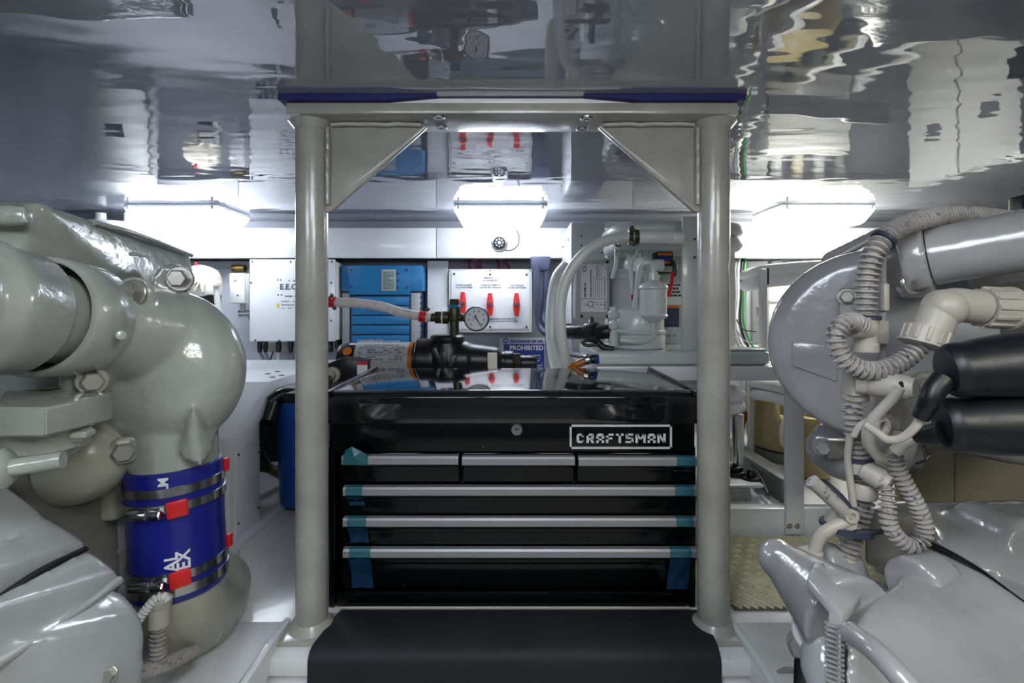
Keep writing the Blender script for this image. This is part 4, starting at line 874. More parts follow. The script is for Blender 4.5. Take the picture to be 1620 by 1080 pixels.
# tread mat on the floor
t = thing('tread_mat', (.62, 1.03, 0), 'beige ribbed anti-slip mat on the floor at right', 'mat')
mx0, mx1, my0, my1 = .40, 1.25, .895, 1.18
bbox('mat_base', t, M_gratebase, (mx0, my0, .0005), (mx1, my1, .004), .001)
bm = bmesh.new(); sp = .0145; L_ = my1-my0-.004
k = -int(L_/sp)
xk = mx0-L_*.75
while xk < mx1:
    a = Vector((xk, my1-.002, .0045)); b = Vector((xk+L_*.75, my0+.002, .0045)); d = b-a
    t0 = max(0, (mx0+.002-a.x)/d.x); t1 = min(1, (mx1-.002-a.x)/d.x)
    if t1 > t0+.02:
        p0_, p1_ = a+d*t0, a+d*t1; n_ = Vector((d.y, -d.x, 0)).normalized()*.0032
        v = [bm.verts.new(q) for q in (p0_+n_-Vector((0, 0, .001)), p0_-n_-Vector((0, 0, .001)), p1_-n_-Vector((0, 0, .001)), p1_+n_-Vector((0, 0, .001)), p0_+Vector((0, 0, .004)), p1_+Vector((0, 0, .004)))]
        bm.faces.new((v[0], v[4], v[5], v[3])); bm.faces.new((v[1], v[2], v[5], v[4])); bm.faces.new((v[0], v[1], v[4])); bm.faces.new((v[2], v[3], v[5]))
    xk += sp
fin('rib', bm, M_grate, t, smooth=0, kind='stuff')
bm = bmesh.new(); i = 0; yy = my0+.016
while yy < my1-.008:
    xx = mx0+.012+(.0145 if i % 2 else 0)
    while xx < mx1-.01:
        vs = [bm.verts.new((xx+dx, yy+dy, .0075)) for dx, dy in ((-.008, -.005), (.007, -.006), (.008, .005), (-.006, .006))]; ap_ = bm.verts.new((xx, yy, .0125))
        for j in range(4): bm.faces.new((vs[j], vs[(j+1) % 4], ap_))
        xx += .029
    yy += .024; i += 1
fin('stud', bm, M_grate, t, smooth=0, kind='stuff')

# locker on the right wall and conduit boxes, seen in the ceiling
t = thing('wall_locker', (1.72, 1.72, 0), 'tall white locker in the back right corner, mirrored in the ceiling', 'locker')
bbox('carcass', t, M_white, (1.50, 1.45, .065), (1.99, 1.87, CEIL-.10), .004)
for k in (0, 1):
    d_ = bbox('door', t, M_white, (1.485, 1.455+k*.207, .075), (1.499, 1.655+k*.207, CEIL-.11), .002); bbox('nameplate', d_, M_inkgrey, (1.482, 1.52+k*.207, CEIL-.30), (1.4845, 1.58+k*.207, CEIL-.26), .0005)
t = thing('wall_manifold', (1.45, 1.96, .3), 'row of white vertical pipes on the back wall at right, mirrored in the ceiling', 'pipes')
for k in range(4): cyl('pipe', t, (M_white, M_cream, M_white, M_boxgrey)[k], (1.06+k*.085, 2.0, .10), (1.06+k*.085, 2.0, zb0-.004), .022)
# ------------------------------------------------------------------ left engine
LE = thing('marine_engine', (-.75, .6, -.30), 'sage grey painted marine engine filling the left side with rounded elbow casting', 'engine')
V = Vector
# block behind
blob('engine_block', LE, M_greydark, [('b', (-.92, .80, .10), (.62, .36, .86)), ('b', (-1.05, .2, -.02), (.6, .9, .55)), ('c', (-.66, .70, .30), (-.66, .93, .30), .05)], .012, 3)  # gap shade is put into this darker paint
# upper housing with sloping lid
blob('upper_housing', LE, M_sage, [('h', [P(62, 319, .63), P(-160, 319, .60), P(300, 400, .985), P(307, 430, .985), P(306, 458, .97), P(215, 456, .80), P(-160, 480, .58), P(20, 470, .62), V((-1.1, .98, P(0, 395, .985).z)), V((-1.1, .98, P(0, 458, .97).z)), V((-1.1, .62, P(0, 319, .62).z))]),
                                  ('h', [P(-200, 322, .58), P(44, 322, .60), P(46, 358, .60), P(-200, 358, .56), P(44, 330, .66), P(46, 358, .66), P(-200, 330, .66)])], .006, 5)
tube('lid_rib', LE, M_sage, [P(203, 446, .795), P(203, 409, .795), P(208, 402, .80), P(250, 411, .875), P(300, 423, .975)], .0035, 10)
tube('lid_rib', LE, M_sage, [P(150, 352, .72), P(220, 372, .805), P(303, 404, .975)], .004, 10)
# inlet pipe running fore and aft
ax0 = V((-.528, .34, CZ+.020)); ax1 = V((-.528, .64, CZ-.020)); ad = (ax1-ax0).normalized()
lathe('inlet_pipe', LE, M_sage, ax0, ad, [(.072, 0), (.072, .095), (.066, .110), (.066, .120), (.0705, .130), (.070, .146), (.0665, .156), (.0665, .188), (.064, .192), (.052, .193), (.052, .30)], 56)
lathe('pipe_collar', LE, M_sage, ax0+ad*.214, ad, [(.0605, .055), (.0605, .004), (.062, 0), (.067, 0), (.0685, .003), (.0685, .056), (.066, .060), (.058, .062)], 56)
cyl('collar_rivet', LE, M_sage, P(190, 530, .575), P(192, 530, .57), .0055, seg=14)
# elbow casting
EC = V((-.516, .745, CZ-.092))
prims = [('c', ax1-ad*.02, EC+V((0, -.01, .045)), .060, .075), ('s', EC, (.112, .082, .119)), ('c', EC, P(278, 742, .745), .062, .0575), ('s', EC+V((-.06, .0, .03)), (.09, .07, .10)),
         ('c', P(213, 464, .635), P(218, 468, .72), .022), ('c', P(274, 443, .78), P(280, 445, .86), .026), ('c', P(125, 603, .60), P(170, 600, .70), .022), ('c', P(190, 712, .69), P(200, 705, .76), .026),
         ('b', P(150, 660, .76), (.16, .06, .14)), ('h', [P(306, 640, .680), P(285, 725, .69), P(338, 715, .72), P(318, 740, .69), P(345, 680, .75), P(275, 690, .72)])]
blob('elbow_casting', LE, M_sage, prims, .0048, 5)
for q, d, r_ in (((212, 463, .632), (-.05, -1, .1), .0115), ((285, 441, .775), (.3, -1, 0), .013), ((146, 602, .598), (.7, -.8, 0), .011), ((196, 712, .682), (.6, -.8, 0), .0125)):
    hexbolt('bolt', LE, M_bolt, P(*q), d, r_, .018)
# bracket with cup below
bm = bmesh.new(); fr_ = [P(-10, 644, .50), P(72, 645, .50), P(178, 622, .60), P(178, 664, .60), P(72, 691, .50), P(-10, 692, .50)]
top = [v+V((-.07, .08, .004)) for v in fr_]; va = [bm.verts.new(v) for v in fr_]; vb = [bm.verts.new(v) for v in top]
bm.faces.new(va[:2]+va[4:]); bm.faces.new(va[1:5]); bm.faces.new(vb[::-1])
for i in range(6): bm.faces.new((va[i], vb[i], vb[(i+1) % 6], va[(i+1) % 6]))
bmesh.ops.recalc_face_normals(bm, faces=bm.faces[:]); bmesh.ops.bevel(bm, geom=bm.edges[:], offset=.002, segments=2, affect='EDGES', clamp_overlap=True)
fin('bracket', bm, M_sage, LE)
lathe('thermostat_cup', LE, M_sage, P(70, 722, .565), (0, 0, 1), [(.025, 0), (.040, .012), (.042, .03), (.046, .032), (.046, .038)], 36)
for q in ((127, 686, .56), (122, 692, .565), (118, 699, .57)): hexbolt('clamp_stud', LE, M_sage, P(*q), (.2, -.1, 1), .012, .006, washer=False)
lathe('sensor_rod', LE, M_sage, P(-38, 748, .48), (1, .35, .10), [(.020, 0), (.020, .022), (.016, .026), (.0085, .028), (.0085, .068)], 20)
box('upper_block', LE, M_sage, P(75, 607, .63), (.10, .05, .045), .004)
blob('sump_bowl', LE, M_sagedark, [('s', P(112, 722, .69), (.078, .06, .066)), ('c', P(60, 700, .68), P(200, 735, .76), .04), ('b', P(165, 775, .78), (.10, .08, .07))], .006, 5)
lathe('wrapped_pipe', LE, M_boxgrey, P(168, 935, .80), (.05, 0, 1), [(.046, 0), (.050, .004), (.050, .02), (.047, .024), (.047, .075), (.049, .08), (.047, .085), (.047, .16)], 36)
# lower covers near the camera
blob('valve_cover', LE, M_pale, [('h', [P(-90, 735, .50), P(2, 762, .545), P(68, 812, .57), P(66, 832, .57), P(-90, 930, .45), P(2, 900, .5), V((-.75, .62, CZ-.20)), V((-.75, .6, CZ-.33))]),
                                ('h', [P(78, 820, .575), P(138, 858, .59), P(134, 872, .585), P(-60, 985, .44), P(-80, 925, .43), P(66, 828, .57), V((-.62, .64, CZ-.30)), V((-.8, .5, CZ-.30)), V((-.75, .55, CZ-.40))])], .0048, 4)
blob('lower_cover', LE, M_pale, [('h', [P(140, 869, .575), P(188, 902, .58), P(190, 918, .575), P(60, 1000, .475), P(-90, 1090, .39), P(-90, 985, .40), P(60, 915, .50), V((-.6, .62, CZ-.36))]),
                                 ('h', [P(150, 930, .55), P(196, 936, .57), P(222, 968, .565), P(231, 1000, .56), P(226, 1090, .545), P(215, 1150, .54), P(-90, 1180, .40), P(-90, 1040, .40), V((-.60, .64, CZ-.42)), V((-.65, .6, CZ-.52))])], .0048, 5)
tube('cover_rib', LE, M_pale, [P(188, 918, .575), P(130, 962, .52), P(60, 1008, .47), P(-60, 1085, .40)], .005, 10)
prism('cover_plate', LE, M_pale, [P(60, 1100, .462), P(148, 1042, .512), P(172, 1045, .522), P(181, 1062, .524), P(160, 1110, .505)], (-.01, .02, -.008), .002)
hexbolt('cover_screw', LE, M_bolt, P(171, 1068, .515), (.2, -1, .3), .006, .006)
tube('cover_gasket', LE, M_rubber, [P(-40, 973, .435), P(60, 905, .515), P(135, 868, .587)], .0035, 8)
# dark undercarriage so nothing shows through
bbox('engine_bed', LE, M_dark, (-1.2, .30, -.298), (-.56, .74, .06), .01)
# ------------------------------------------------------------------ blue hose with clamps
ht = P(277, 741, .745); hb_ = P(285, 925, .745); hd_ = (hb_-ht); HL = hd_.length; hd_.normalize()
t = thing('exhaust_hose', hb_, 'royal blue silicone hose with steel clamps under the left elbow casting', 'hose')
RH = .0625
lathe('sleeve', t, M_bluehose, ht-hd_*.010, hd_, [(.058, 0), (.062, .002), (RH, .006), (RH+.0005, .03), (RH-.001, .09), (RH+.0005, HL-.02), (RH, HL+.004), (.060, HL+.008)], 56)
def clampband(s, w):
    lathe('clamp_band', t, M_steel, ht+hd_*s, hd_, [(RH+.0005, 0), (RH+.0022, .0005), (RH+.0022, w-.0005), (RH+.0005, w)], 56)
for s, w_ in ((.010, .013), (.032, .013), (.128, .013), (.148, .014)): clampband(s, w_)
def oncyl(ang, s, r_):
    x_, y_, d_ = frame_from(hd_); x_ = V((1, 0, 0)); y_ = V((0, -1, 0))
    return ht+hd_*s+(x_*math.sin(ang)+y_*math.cos(ang))*r_
for s in (.037, .134):
    a = R(2); c_ = oncyl(a, s+.004, RH+.007); tg = V((math.cos(a), math.sin(a), 0))
    bm = bmesh.new(); add_cyl(bm, c_-tg*.022, c_+tg*.006, .0078, seg=16, bev=.002); add_cyl(bm, c_+tg*.006, c_+tg*.018, .0055, seg=10); fin('screw_housing', bm, M_steel, t)
    hexbolt('clamp_screw', t, M_steel, c_+tg*.016, tg, .0055, .007, washer=False)
    a = R(35); c_ = oncyl(a, s+.001, RH+.005)
    box('red_tag', t, M_red, c_, (.026, .006, .024), .003, (0, -.08, a), label='red plastic tab on the clamp screw')
for s in (.004, .122):
    c_ = oncyl(R(120), s, RH+.004); box('red_tag', t, M_red, c_, (.006, .01, .02), .002, label='red plastic tab at the hose edge')
def oncyl_text(s, size, ang, sh):
    me = textmesh(s, size, ext=.0, bold=.0006)
    for v in me.vertices:
        a = ang-(v.co.y)/RH*1.0
        q = oncyl(-R(0)+ang+v.co.y/RH*-1, sh-v.co.x, RH+.0012); v.co = q
    return finmesh('hose_print', me, M_label, t, smooth=0)
oncyl_text('AL', .022, R(27), .112); oncyl_text('EX', .022, R(40), .112); oncyl_text('LM', .016, R(22), .004)
# lower elbow
o = thing('exhaust_elbow', P(310, 1015, .78), 'scuffed sage metal pipe elbow curving away under the blue hose', 'pipe')
tube('elbow', o, M_sagedark, [P(285, 905, .745), P(286, 935, .747), P(291, 958, .757), P(303, 972, .782), P(320, 970, .825), P(335, 950, .88), P(343, 925, .94)], .0575, 40)
lathe('weld_seam', o, M_sagedark, P(308, 970, .79), V((.25, .9, -.2)), [(.0575, -.003), (.060, 0), (.0575, .003)], 40)
# conduits near the left engine foot
t = thing('conduit', P(252, 1040, .66), 'grey corrugated conduit with tee fitting standing beside the lower left engine cover', 'conduit', 'left engine conduits')
tube('vertical_run', t, M_conduit, [P(252, 985, .66), P(251, 1010, .66), P(250, 1055, .66)], .0105, 14, corr=.006)
lathe('tee_fitting', t, M_fitting, P(252, 990, .66), (0.03, 0, 1), [(.011, 0), (.013, .002), (.0125, .026), (.014, .028), (.0145, .036), (.012, .038)], 20)
tube('thin_run', t, M_hosew, [P(212, 990, .64), P(228, 968, .645), P(245, 948, .65), P(258, 944, .655), P(262, 955, .66)], .0062, 12, corr=.0045)
t = tube('conduit', None, M_conduit, [P(205, 1072, .62), P(240, 1058, .65), P(275, 1045, .69), P(308, 1030, .73)], .0098, 14, corr=.006)
tag(t, 'grey corrugated conduit lying on the engine bed below the pipe elbow', 'conduit', 'left engine conduits')
t = thing('engine_mount', P(350, 1050, .75), 'painted mounting plate with raised lip on the floor edge by the left engine', 'mount')
bbox('plate', t, M_white, (P(300, 0, .775).x, .70, -.012), (P(408, 0, .775).x, .86, .004), .002); 
prism('lip', t, M_white, [(P(405, 0, .76).x, .70, -.13), (P(405, 0, .76).x, .70, .008), (P(411, 0, .76).x, .775, .022), (P(405, 0, .76).x, .86, .012), (P(405, 0, .76).x, .775, -.03)], (.012, 0, 0), .003)
bbox('web', t, M_white, (P(300, 0, .775).x, .74, -.29), (P(404, 0, .775).x, .772, -.013), .003)
# ------------------------------------------------------------------ right engine
RE = thing('marine_engine', (.75, .6, -.30), 'grey painted marine engine filling the right side with round end cover', 'engine')
DC = P(1384, 545, .72); DN = V((-.5, -.866, 0)); DX = V((.866, -.5, 0)); DZ = V((0, 0, 1))
RD = .139
blob('end_cover', RE, M_grey, [('l', DC-DN*.06, DN, [(RD-.004, 0), (RD, .004), (RD, .05), (RD-.004, .06), (RD-.02, .068), (.05, .073), (.0, .073)])], .0045, 3)
pd = lambda u, v, h: DC+DX*u+DZ*v+DN*(.0125+h)
def dq(px, py):   # pixel to disc-plane (u, v)
    r = P(px, py, 1)-V((0, 0, CZ)); o_ = V((0, 0, CZ)); n = DN; tt = (DC+DN*.0125-o_).dot(n)/r.dot(n); q = o_+r*tt-DC; return q.dot(DX), q.dot(DZ)
c4 = [dq(*q) for q in ((1253, 540), (1325, 548), (1325, 604), (1253, 578))]
prism('nameplate', RE, M_grey, [pd(u, v, -.006) for u, v in c4], DN*.0085, .002)
for q, r_ in (((1338, 470), .0085), ((1465, 607), .0125)):
    u, v = dq(*q); hexbolt('bolt', RE, M_bolt, pd(u, v, .012), DN, r_, .016)
u, v = dq(1345, 480); box('lug', RE, M_grey, pd(u, v, .004), (.03, .02, .045), .006, (0, 0, R(-30)))
blob('cover_housing', RE, M_grey, [('h', [P(1290, 440, .86), P(1290, 425, .86), P(1300, 402, .86), P(1412, 348, .80), P(1500, 350, .78), P(1500, 480, .76), P(1330, 470, .84), P(1600, 380, 1.0), P(1600, 480, 1.0), P(1380, 390, 1.05)])], .006, 5)
tube('housing_rib', RE, M_grey, [P(1298, 420, .85), P(1340, 398, .83), P(1385, 374, .81)], .005, 10)
cyl('plug', RE, M_darkmetal, P(1275, 449, .9), P(1296, 446, .92), .013); cyl('plug_neck', RE, M_grey, P(1290, 446, .915), P(1325, 440, .95), .017)
blob('engine_block', RE, M_greydark, [('h', [P(1395, 470, .84), P(1760, 430, .76), P(1760, 760, .62), P(1600, 735, .68), P(1440, 705, .80), P(1395, 640, .86), V((1.25, 1.1, CZ-.2)), V((1.25, 1.1, CZ+.1)), V((.8, 1.1, CZ-.16)), V((.8, 1.1, CZ+.08))]), ('b', (1.08, .3, .05), (.5, .7, .5))], .010, 5)  # darker paint carries the shade between flange and boots
blob('lower_lobe', RE, M_grey, [('s', P(1338, 716, .86), (.058, .07, .046)), ('c', P(1320, 705, .84), P(1420, 720, .95), .045)], .006, 4)
hexbolt('bolt', RE, M_grey, P(1302, 707, .80), DN, .010, .014); box('lug', RE, M_greydark, P(1325, 709, .80), (.045, .02, .03), .004)
# coolant pipe with flange
pa = P(1462, 407, .63); pb_ = P(1760, 356, .52); pdv = (pb_-pa).normalized()
blob('flange', RE, M_grey, [('l', pa-pdv*.020, pdv, [(.050, 0), (.050, .026)]), ('c', P(1444, 445, .635)-pdv*.016, P(1444, 445, .635)+pdv*.012, .019), ('c', P(1510, 352, .66)-pdv*.02, P(1512, 352, .66)+pdv*.006, .018)], .0038, 3)
lathe('flange_gasket', RE, M_rubber, pa+pdv*.004, pdv, [(.0375, 0), (.038, .003)], 40)
lathe('coolant_pipe', RE, M_grey, pa+pdv*.002, pdv, [(.036, 0), (.0372, .006), (.0365, .012), (.0355, .03), (.034, .25)], 48)
hexbolt('flange_bolt', RE, M_bolt, P(1444, 446, .618), pdv*.7+V((-.3, -.8, 0)), .0105, .017)
lathe('flange_neck', RE, M_greydark, pa-pdv*.02, -pdv, [(.044, 0), (.038, .012), (.03, .02)], 32)
# oil filler boots: black capped cylinders pointing at the room
def boot(a, b, r_, nm):
    d_ = (b-a); L = d_.length
    return lathe('rubber_boot', RE, M_rubberfuzz, a, d_, [(.0, -.001), (r_*.5, .000), (r_*.78, .003), (r_*.9, .008), (r_*.93, .014), (r_*.91, .018), (r_*.97, .03), (r_*1.04, .05), (r_*1.04, .08), (r_, L)], 40, label=nm)
b1 = boot(P(1490, 587, .48), P(1680, 570, .455), .0285, 'upper black rubber boot'); b2 = boot(P(1484, 672, .49), P(1680, 668, .46), .0285, 'lower black rubber boot')
tube('boot_nozzle', b1, M_rubberfuzz, [P(1494, 600, .475), P(1480, 615, .475), P(1473, 630, .475), P(1466, 642, .48), P(1456, 660, .485)], lambda f: .0105-.003*f, 14)
tube('boot_nozzle', b2, M_rubberfuzz, [P(1492, 685, .48), P(1470, 687, .49), P(1448, 690, .50)], lambda f: .012-.005*f, 14)
tube('sender_wire', RE, M_fitting, [P(1460, 655, .485), P(1448, 675, .49), P(1428, 692, .50), P(1405, 695, .51), P(1388, 684, .52), P(1370, 672, .53)], .0042, 10)
tube('boot_loop', RE, M_rubber, [P(1462, 705, .5), P(1470, 718, .5), P(1464, 728, .5), P(1450, 733, .51)], .0015, 6)
# pipe elbow fittings
t = thing('pipe_fitting', P(1490, 500, .54), 'beige plastic pipe elbow with ribbed union nuts on the right engine', 'fitting')
def nut(name, a, b, r_, n=12):
    a = V(a); b = V(b); d_ = (b-a); L = d_.length; bm = bmesh.new()
    add_lathe(bm, a, d_, [(r_*.9, 0), (r_*1.06, .001), (r_*1.06, L*.16), (r_*.95, L*.2), (r_*.92, L)], 36)
    x_, y_, dd = frame_from(d_)
    for k in range(n):
        an = 2*math.pi*k/n; rad = x_*math.cos(an)+y_*math.sin(an); M = Matrix((rad, dd.cross(rad), dd)).transposed().to_4x4()
        add_box(bm, a+dd*L*.6+rad*r_*.95, (r_*.14, r_*.20, L*.78), M, .0006)
    return fin(name, bm, M_fitting, t)
Yf = .545
tube('elbow', t, M_fitting, [P(1470, 530, Yf), P(1478, 512, Yf), P(1486, 496, Yf), P(1496, 486, Yf), P(1510, 482, Yf), P(1530, 484, Yf), P(1550, 486, Yf)], .0185, 24)
lathe('elbow_ball', t, M_fitting, P(1493, 487, Yf)-V((0, .022, 0)), (0, 1, 0), [(.002, 0), (.010, .002), (.016, .007), (.0195, .014), (.0205, .022), (.0195, .03), (.01, .04)], 28)
nut('union_nut', P(1458, 547, Yf), P(1468, 520, Yf), .0215); nut('union_nut', P(1598, 488, Yf), P(1553, 486, Yf), .0225)
cyl('hose_tail', t, M_greydark, P(1596, 488, Yf), P(1700, 488, Yf-.02), .0185)
# conduits
Yc = .585
t = thing('conduit', P(1370, 500, Yc), 'ribbed grey conduit arching over the right engine cover', 'conduit', 'right engine conduits')
tube('tubing', t, M_conduit, [P(1640, 352, .70), P(1590, 346, .68), P(1540, 341, .65), P(1490, 342, .62), P(1450, 350, .60), P(1412, 366, .59), P(1386, 395, Yc), P(1374, 430, Yc), P(1370, 470, Yc), P(1369, 498, Yc)], .0122, 18, corr=.0068)
for a, b in (((1395, 372), (1406, 382)), ((1372, 497), (1372, 502))):
    c_ = P((a[0]+b[0])/2, (a[1]+b[1])/2, Yc); d_ = V((-.6, 0, -.6)) if a[0] == 1395 else V((0, 0, -1))
    lathe('cable_tie', t, M_tie, c_, d_, [(.0132, 0), (.0142, .0005), (.0142, .0045), (.0132, .005)], 24)
tube('support_rod', t, M_grey, [P(1470, 352, .63), P(1440, 357, .62), P(1415, 380, .61), P(1398, 400, .605), P(1396, 450, .605), P(1396, 520, .605), P(1395, 580, .605)], .0042, 10)
lathe('coupler', t, M_fitting, P(1369, 502, Yc), (0, 0, -1), [(.0135, 0), (.0135, .006), (.0125, .008), (.0125, .03), (.014, .032), (.014, .040)], 20)
box('rod_clip', t, M_fitting, P(1391, 525, .595), (.014, .014, .028), .002); box('rod_clip', t, M_fitting, P(1398, 470, .60), (.008, .012, .034), .003)
bm = bmesh.new(); add_cyl(bm, P(1372, 519, Yc-.005), P(1348, 517, Yc-.012), .0125, seg=20); fin('branch_port', bm, M_fitting, t)
t2 = tube('conduit', None, M_conduit, [P(1362, 515, .570), P(1348, 508, .562), P(1333, 513, .557), P(1323, 530, .553), P(1326, 553, .551), P(1340, 572, .549), P(1365, 584, .547), P(1394, 585, .546), P(1425, 573, .546), P(1448, 555, .546), P(1460, 541, .546)], .0105, 18, corr=.0062)
tag(t2, 'curled ribbed conduit looping to the beige union nut on the right engine', 'conduit', 'right engine conduits')
t = thing('wire_connector', P(1390, 605, .56), 'round beige wire connector on the grey conduit below the curled loop', 'connector')
box('clip', t, M_fitting, P(1350, 604, .575), (.016, .02, .030), .002); cyl('collar', t, M_fitting, P(1352, 604, .57), P(1378, 606, .562), .0135, seg=24)
lathe('plug', t, M_fitting, P(1376, 606, .562), P(1432, 612, .535)-P(1376, 606, .562), [(.0125, 0), (.0145, .004), (.0145, .022), (.0125, .036), (.010, .042)], 24)
for k in range(3): cyl('pin', t, M_ink, P(1424+k*3, 606+k*4, .528), P(1427+k*3, 606+k*4, .526), .002, seg=8, bev=0)
# vertical conduit
t = thing('conduit', P(1355, 740, .59), 'ribbed grey conduit hanging down in front of the round end cover to the lower casting', 'conduit', 'right engine conduits')
tube('tubing', t, M_conduit, [P(1352, 622, .58), P(1350, 650, .58), P(1354, 685, .58), P(1358, 715, .582), P(1362, 745, .585), P(1368, 775, .588), P(1362, 810, .59), P(1350, 845, .592), P(1338, 880, .595), P(1334, 898, .595)], .0118, 18, corr=.0066)
for y_, x_ in ((614, 1352), (728, 1359), (768, 1366)): lathe('coupler', t, M_fitting, P(x_, y_-5, .583), (0.02, 0, -1), [(.013, 0), (.0142, .002), (.0142, .016), (.013, .018)], 20)
for y_, x_ in ((722, 1358), (746, 1362)): lathe('cable_tie', t, M_tie, P(x_, y_, .583), (.05, 0, -1), [(.0142, 0), (.0155, .0005), (.0155, .0045), (.0142, .005)], 24)
lathe('side_tee', t, M_fitting, P(1364, 740, .578), P(1398, 760, .56)-P(1364, 740, .578), [(.010, 0), (.0125, .003), (.0125, .022), (.0105, .024), (.0105, .03)], 20)
tube('parallel_wire', t, M_fitting, [P(1345, 690, .57), P(1341, 725, .575), P(1345, 760, .578), P(1350, 800, .58)], .004, 8)
lathe('end_boot', t, M_fitting, P(1333, 905, .597), V((.15, 0, 1)), [(.0165, 0), (.0165, .006), (.0135, .008), (.0125, .022)], 24)
t2 = tube('conduit', None, M_conduit, [P(1392, 757, .560), P(1402, 775, .555), P(1404, 800, .55), P(1406, 828, .548), P(1422, 852, .546), P(1442, 863, .545), P(1460, 852, .545), P(1462, 830, .545), P(1450, 798, .546), P(1432, 765, .548), P(1420, 740, .55), P(1415, 722, .55)], .0088, 16, corr=.0056)
tag(t2, 'narrow ribbed conduit hanging in a deep loop below the lower rubber boot', 'conduit', 'right engine conduits')
# wiring box and thin leads
t = thing('sensor_block', P(1425, 680, .60), 'beige sensor block with thin leads between the conduit and the rubber boots', 'sensor')
box('block', t, M_fitting, P(1420, 655, .60), (.045, .03, .05), .004, (0, .25, .2)); box('block_cap', t, M_fitting, P(1407, 648, .585), (.018, .02, .06), .003, (0, .15, 0)); box('lower_block', t, M_fitting, P(1412, 706, .585), (.035, .03, .04), .004, (0, .3, .1))
text('block_mark', t, M_ink, '8', .010, P(1403, 650, .573))
for pts, r_ in (([P(1424, 612, .53), P(1412, 630, .535), P(1395, 648, .54), P(1378, 670, .545), P(1376, 700, .55), P(1390, 722, .555), P(1410, 728, .56)], .0058),
                ([P(1384, 670, .55), P(1370, 680, .55), P(1372, 705, .555), P(1392, 725, .56)], .004), ([P(1455, 690, .53), P(1432, 700, .535), P(1415, 715, .54)], .0062), ([P(1350, 690, .56), P(1362, 672, .555), P(1384, 660, .55)], .0035)):
    tube('lead', t, M_fitting, pts, r_, 10)
lathe('grommet', t, M_fitting, P(1390, 673, .545), (.3, -1, 0), [(.010, 0), (.010, .006), (.006, .006), (.006, 0)], 18)
# loose cable with tape and junction under the conduit
t = thing('taped_lead', P(1310, 800, .58), 'taped cable end and junction boot beside the hanging conduit', 'cable')
tube('stub', t, M_conduit, [P(1284, 760, .57), P(1300, 775, .57), P(1322, 796, .572), P(1345, 820, .575)], .0078, 14); tube('tape', t, M_tie, [P(1296, 762, .58), P(1320, 778, .578), P(1342, 805, .575)], .0045, 10)
tube('dark_lead', t, M_rubber, [P(1286, 756, .575), P(1308, 764, .58), P(1335, 788, .58), P(1350, 812, .575)], .0022, 8)
lathe('junction', t, M_fitting, P(1318, 815, .585), V((.5, 0, -.4)), [(.010, 0), (.0165, .004), (.0165, .018), (.011, .022), (.011, .03)], 20)
lathe('tie_band', t, M_tie, P(1338, 838, .585), V((.12, 0, 1)), [(.026, 0), (.0275, .001), (.0275, .005), (.026, .006)], 24)
tube('tie_tail', t, M_tie, [P(1352, 842, .565), P(1380, 842, .565), P(1402, 838, .57)], .003, 8)
tube('lower_lead', t, M_fitting, [P(1345, 822, .575), P(1318, 834, .575), P(1298, 848, .58), P(1288, 872, .585)], .007, 12)
lathe('lead_boot', t, M_fitting, P(1282, 882, .587), V((-.1, 0, 1)), [(.013, -.01), (.014, 0), (.014, .008), (.009, .010)], 20)
lathe('bolt_ring', t, M_fitting, P(1345, 815, .57), V((0, -1, 0)), [(.008, 0), (.008, .004), (.004, .004), (.004, 0)], 16)
blob('mount_tab', t, M_greydark, [('b', P(1395, 850, .62), (.04, .01, .07)), ('b', P(1405, 890, .62), (.03, .01, .03))], .004, 3)
# lower castings near the camera
sn = blob('exhaust_snout', RE, M_grey, [('c', P(1235, 885, .60), P(1345, 985, .50), .0225, .05), ('s', P(1232, 884, .60), (.0235, .0235, .0235)), ('h', [P(1270, 888, .60), P(1350, 905, .60), P(1440, 930, .60), P(1450, 960, .5), P(1340, 1000, .46), P(1300, 960, .5), P(1345, 1030, .5)]), ('c', P(1290, 886, .60), P(1345, 900, .61), .025)], .0045, 4)
prism('top_plate', RE, M_grey, [P(1275, 928, .497), P(1288, 904, .527), P(1300, 908, .527), P(1362, 958, .482), P(1331, 994, .446)], (.004, .004, .010), .002)
prism('ridged_face', RE, M_grey, [P(1310, 978, .452), P(1331, 996, .441), P(1330, 1150, .42), P(1308, 1150, .43)], (.02, .03, 0), .002)
bm = bmesh.new()
for k in range(14): add_box(bm, P(1320, 990+k*8, .4445-k*.0012), (.016, .004, .0022), (0, .35, 0))
fin('ridges', bm, M_grey, RE, smooth=0)
blob('front_casting', RE, M_grey, [('h', [P(1334, 1000, .45), P(1370, 958, .49), P(1440, 930, .52), P(1440, 895, .55), P(1474, 868, .58), P(1500, 885, .56), P(1548, 905, .53), P(1640, 965, .49), P(1760, 1050, .46), P(1760, 1250, .40), P(1334, 1250, .40), V((.9, .62, .1)), V((.75, .66, -.2))])], .0048, 5, label='smooth pale casting')
blob('casting_neck', RE, M_grey, [('h', [P(1425, 900, .56), P(1470, 862, .6), P(1478, 905, .54), P(1462, 942, .505), P(1430, 955, .495), P(1420, 930, .53)]), ('c', P(1440, 925, .53), P(1480, 910, .55), .028)], .004, 4)
tube('casting_ridge', RE, M_grey, [P(1345, 1000, .437), P(1390, 1035, .40), P(1440, 1090, .375), P(1480, 1150, .36)], .009, 12)
blob('rear_casting', RE, M_grey, [('h', [P(1440, 795, .74), P(1470, 815, .70), P(1530, 818, .68), P(1600, 790, .70), P(1760, 800, .62), P(1760, 1040, .54), P(1640, 960, .56), P(1550, 898, .59), P(1482, 862, .63), V((1.05, .95, .15)), V((.75, .95, .12))]), ('c', P(1530, 822, .69), P(1640, 870, .60), .03, .035)], .006, 5)
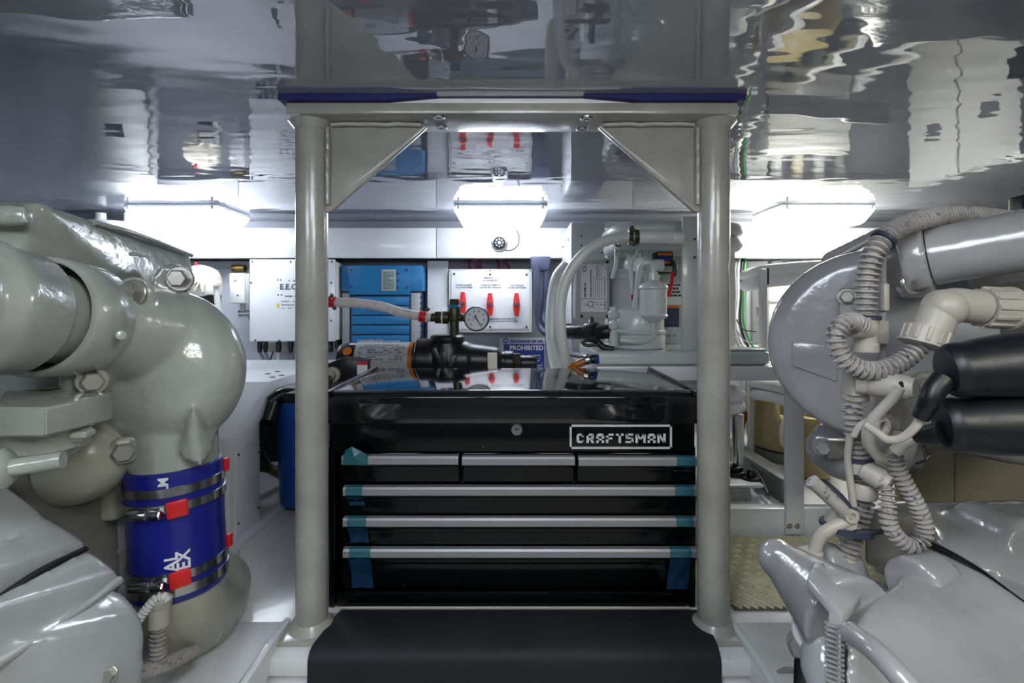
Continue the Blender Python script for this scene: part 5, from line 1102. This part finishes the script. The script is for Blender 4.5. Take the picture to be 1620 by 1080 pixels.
tube('casting_gap', RE, M_rubber, [P(1474, 862, .585), P(1510, 880, .565), P(1550, 905, .538), P(1590, 935, .515), P(1640, 972, .49)], .0042, 8)  # black tube stands in for the dark gap between the castings
cyl('cross_pipe', RE, M_greydark, P(1405, 822, .70), P(1470, 820, .68), .024)
hexbolt('foot_bolt', RE, M_grey, P(1290, 1000, .52), (-.5, -.6, .5), .015, .016); hexbolt('foot_bolt', RE, M_greydark, P(1272, 1022, .53), (-.6, -.6, .3), .011, .016)
blob('foot_boss', RE, M_pale, [('s', P(1302, 1048, .50), (.020, .022, .030)), ('c', P(1302, 1048, .5), P(1330, 1120, .47), .022)], .004, 4)
cyl('foot_stud', RE, M_rubber, P(1272, 1030, .53), P(1270, 1100, .53), .009)
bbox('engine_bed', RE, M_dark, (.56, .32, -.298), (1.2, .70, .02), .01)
# yellowed panels behind the right engine
t = thing('machinery_panel', P(1540, 800, 1.02), 'yellowed panels low behind the right engine', 'panel')
a0, a1, a2 = P(1425, 0, 1.13).x, P(1511, 0, 1.13).x, P(1700, 0, 1.13).x
bbox('panel', t, M_bulk, (a0, 1.13, .009), (a1-.0015, 1.15, CZ-.21), .002); bbox('panel', t, M_bulk, (a1+.0015, 1.13, .009), (a2, 1.15, CZ-.21), .002)
t = thing('engine_mount', P(1230, 1040, .76), 'painted mounting plate with curved lip on the floor edge by the right engine', 'mount')
mx_ = P(1190, 0, .775).x
bbox('plate', t, M_floor, (mx_+.006, .70, -.010), (P(1330, 0, .775).x, .85, .010), .004)
prism('lip', t, M_floor, [(mx_-.004, .70, -.13), (mx_-.004, .70, .008), (mx_-.004, .79, .013), (mx_-.008, .86, .016), (mx_-.004, .82, -.0), (mx_-.002, .76, -.05)], (.012, 0, 0), .003)
bbox('web', t, M_frame, (mx_+.008, .735, -.29), (P(1330, 0, .775).x, .772, -.012), .003)
lathe('web_ring', t, M_frame, P(1248, 1088, .735), (0, -1, 0), [(.032, 0), (.032, .006), (.022, .006), (.022, 0)], 32)
o = box('wall_device', None, M_darkmetal, P(1618, 328, .98), (.03, .03, .045), .004); tag(o, 'small dark device at the far right edge above the right engine', 'device')
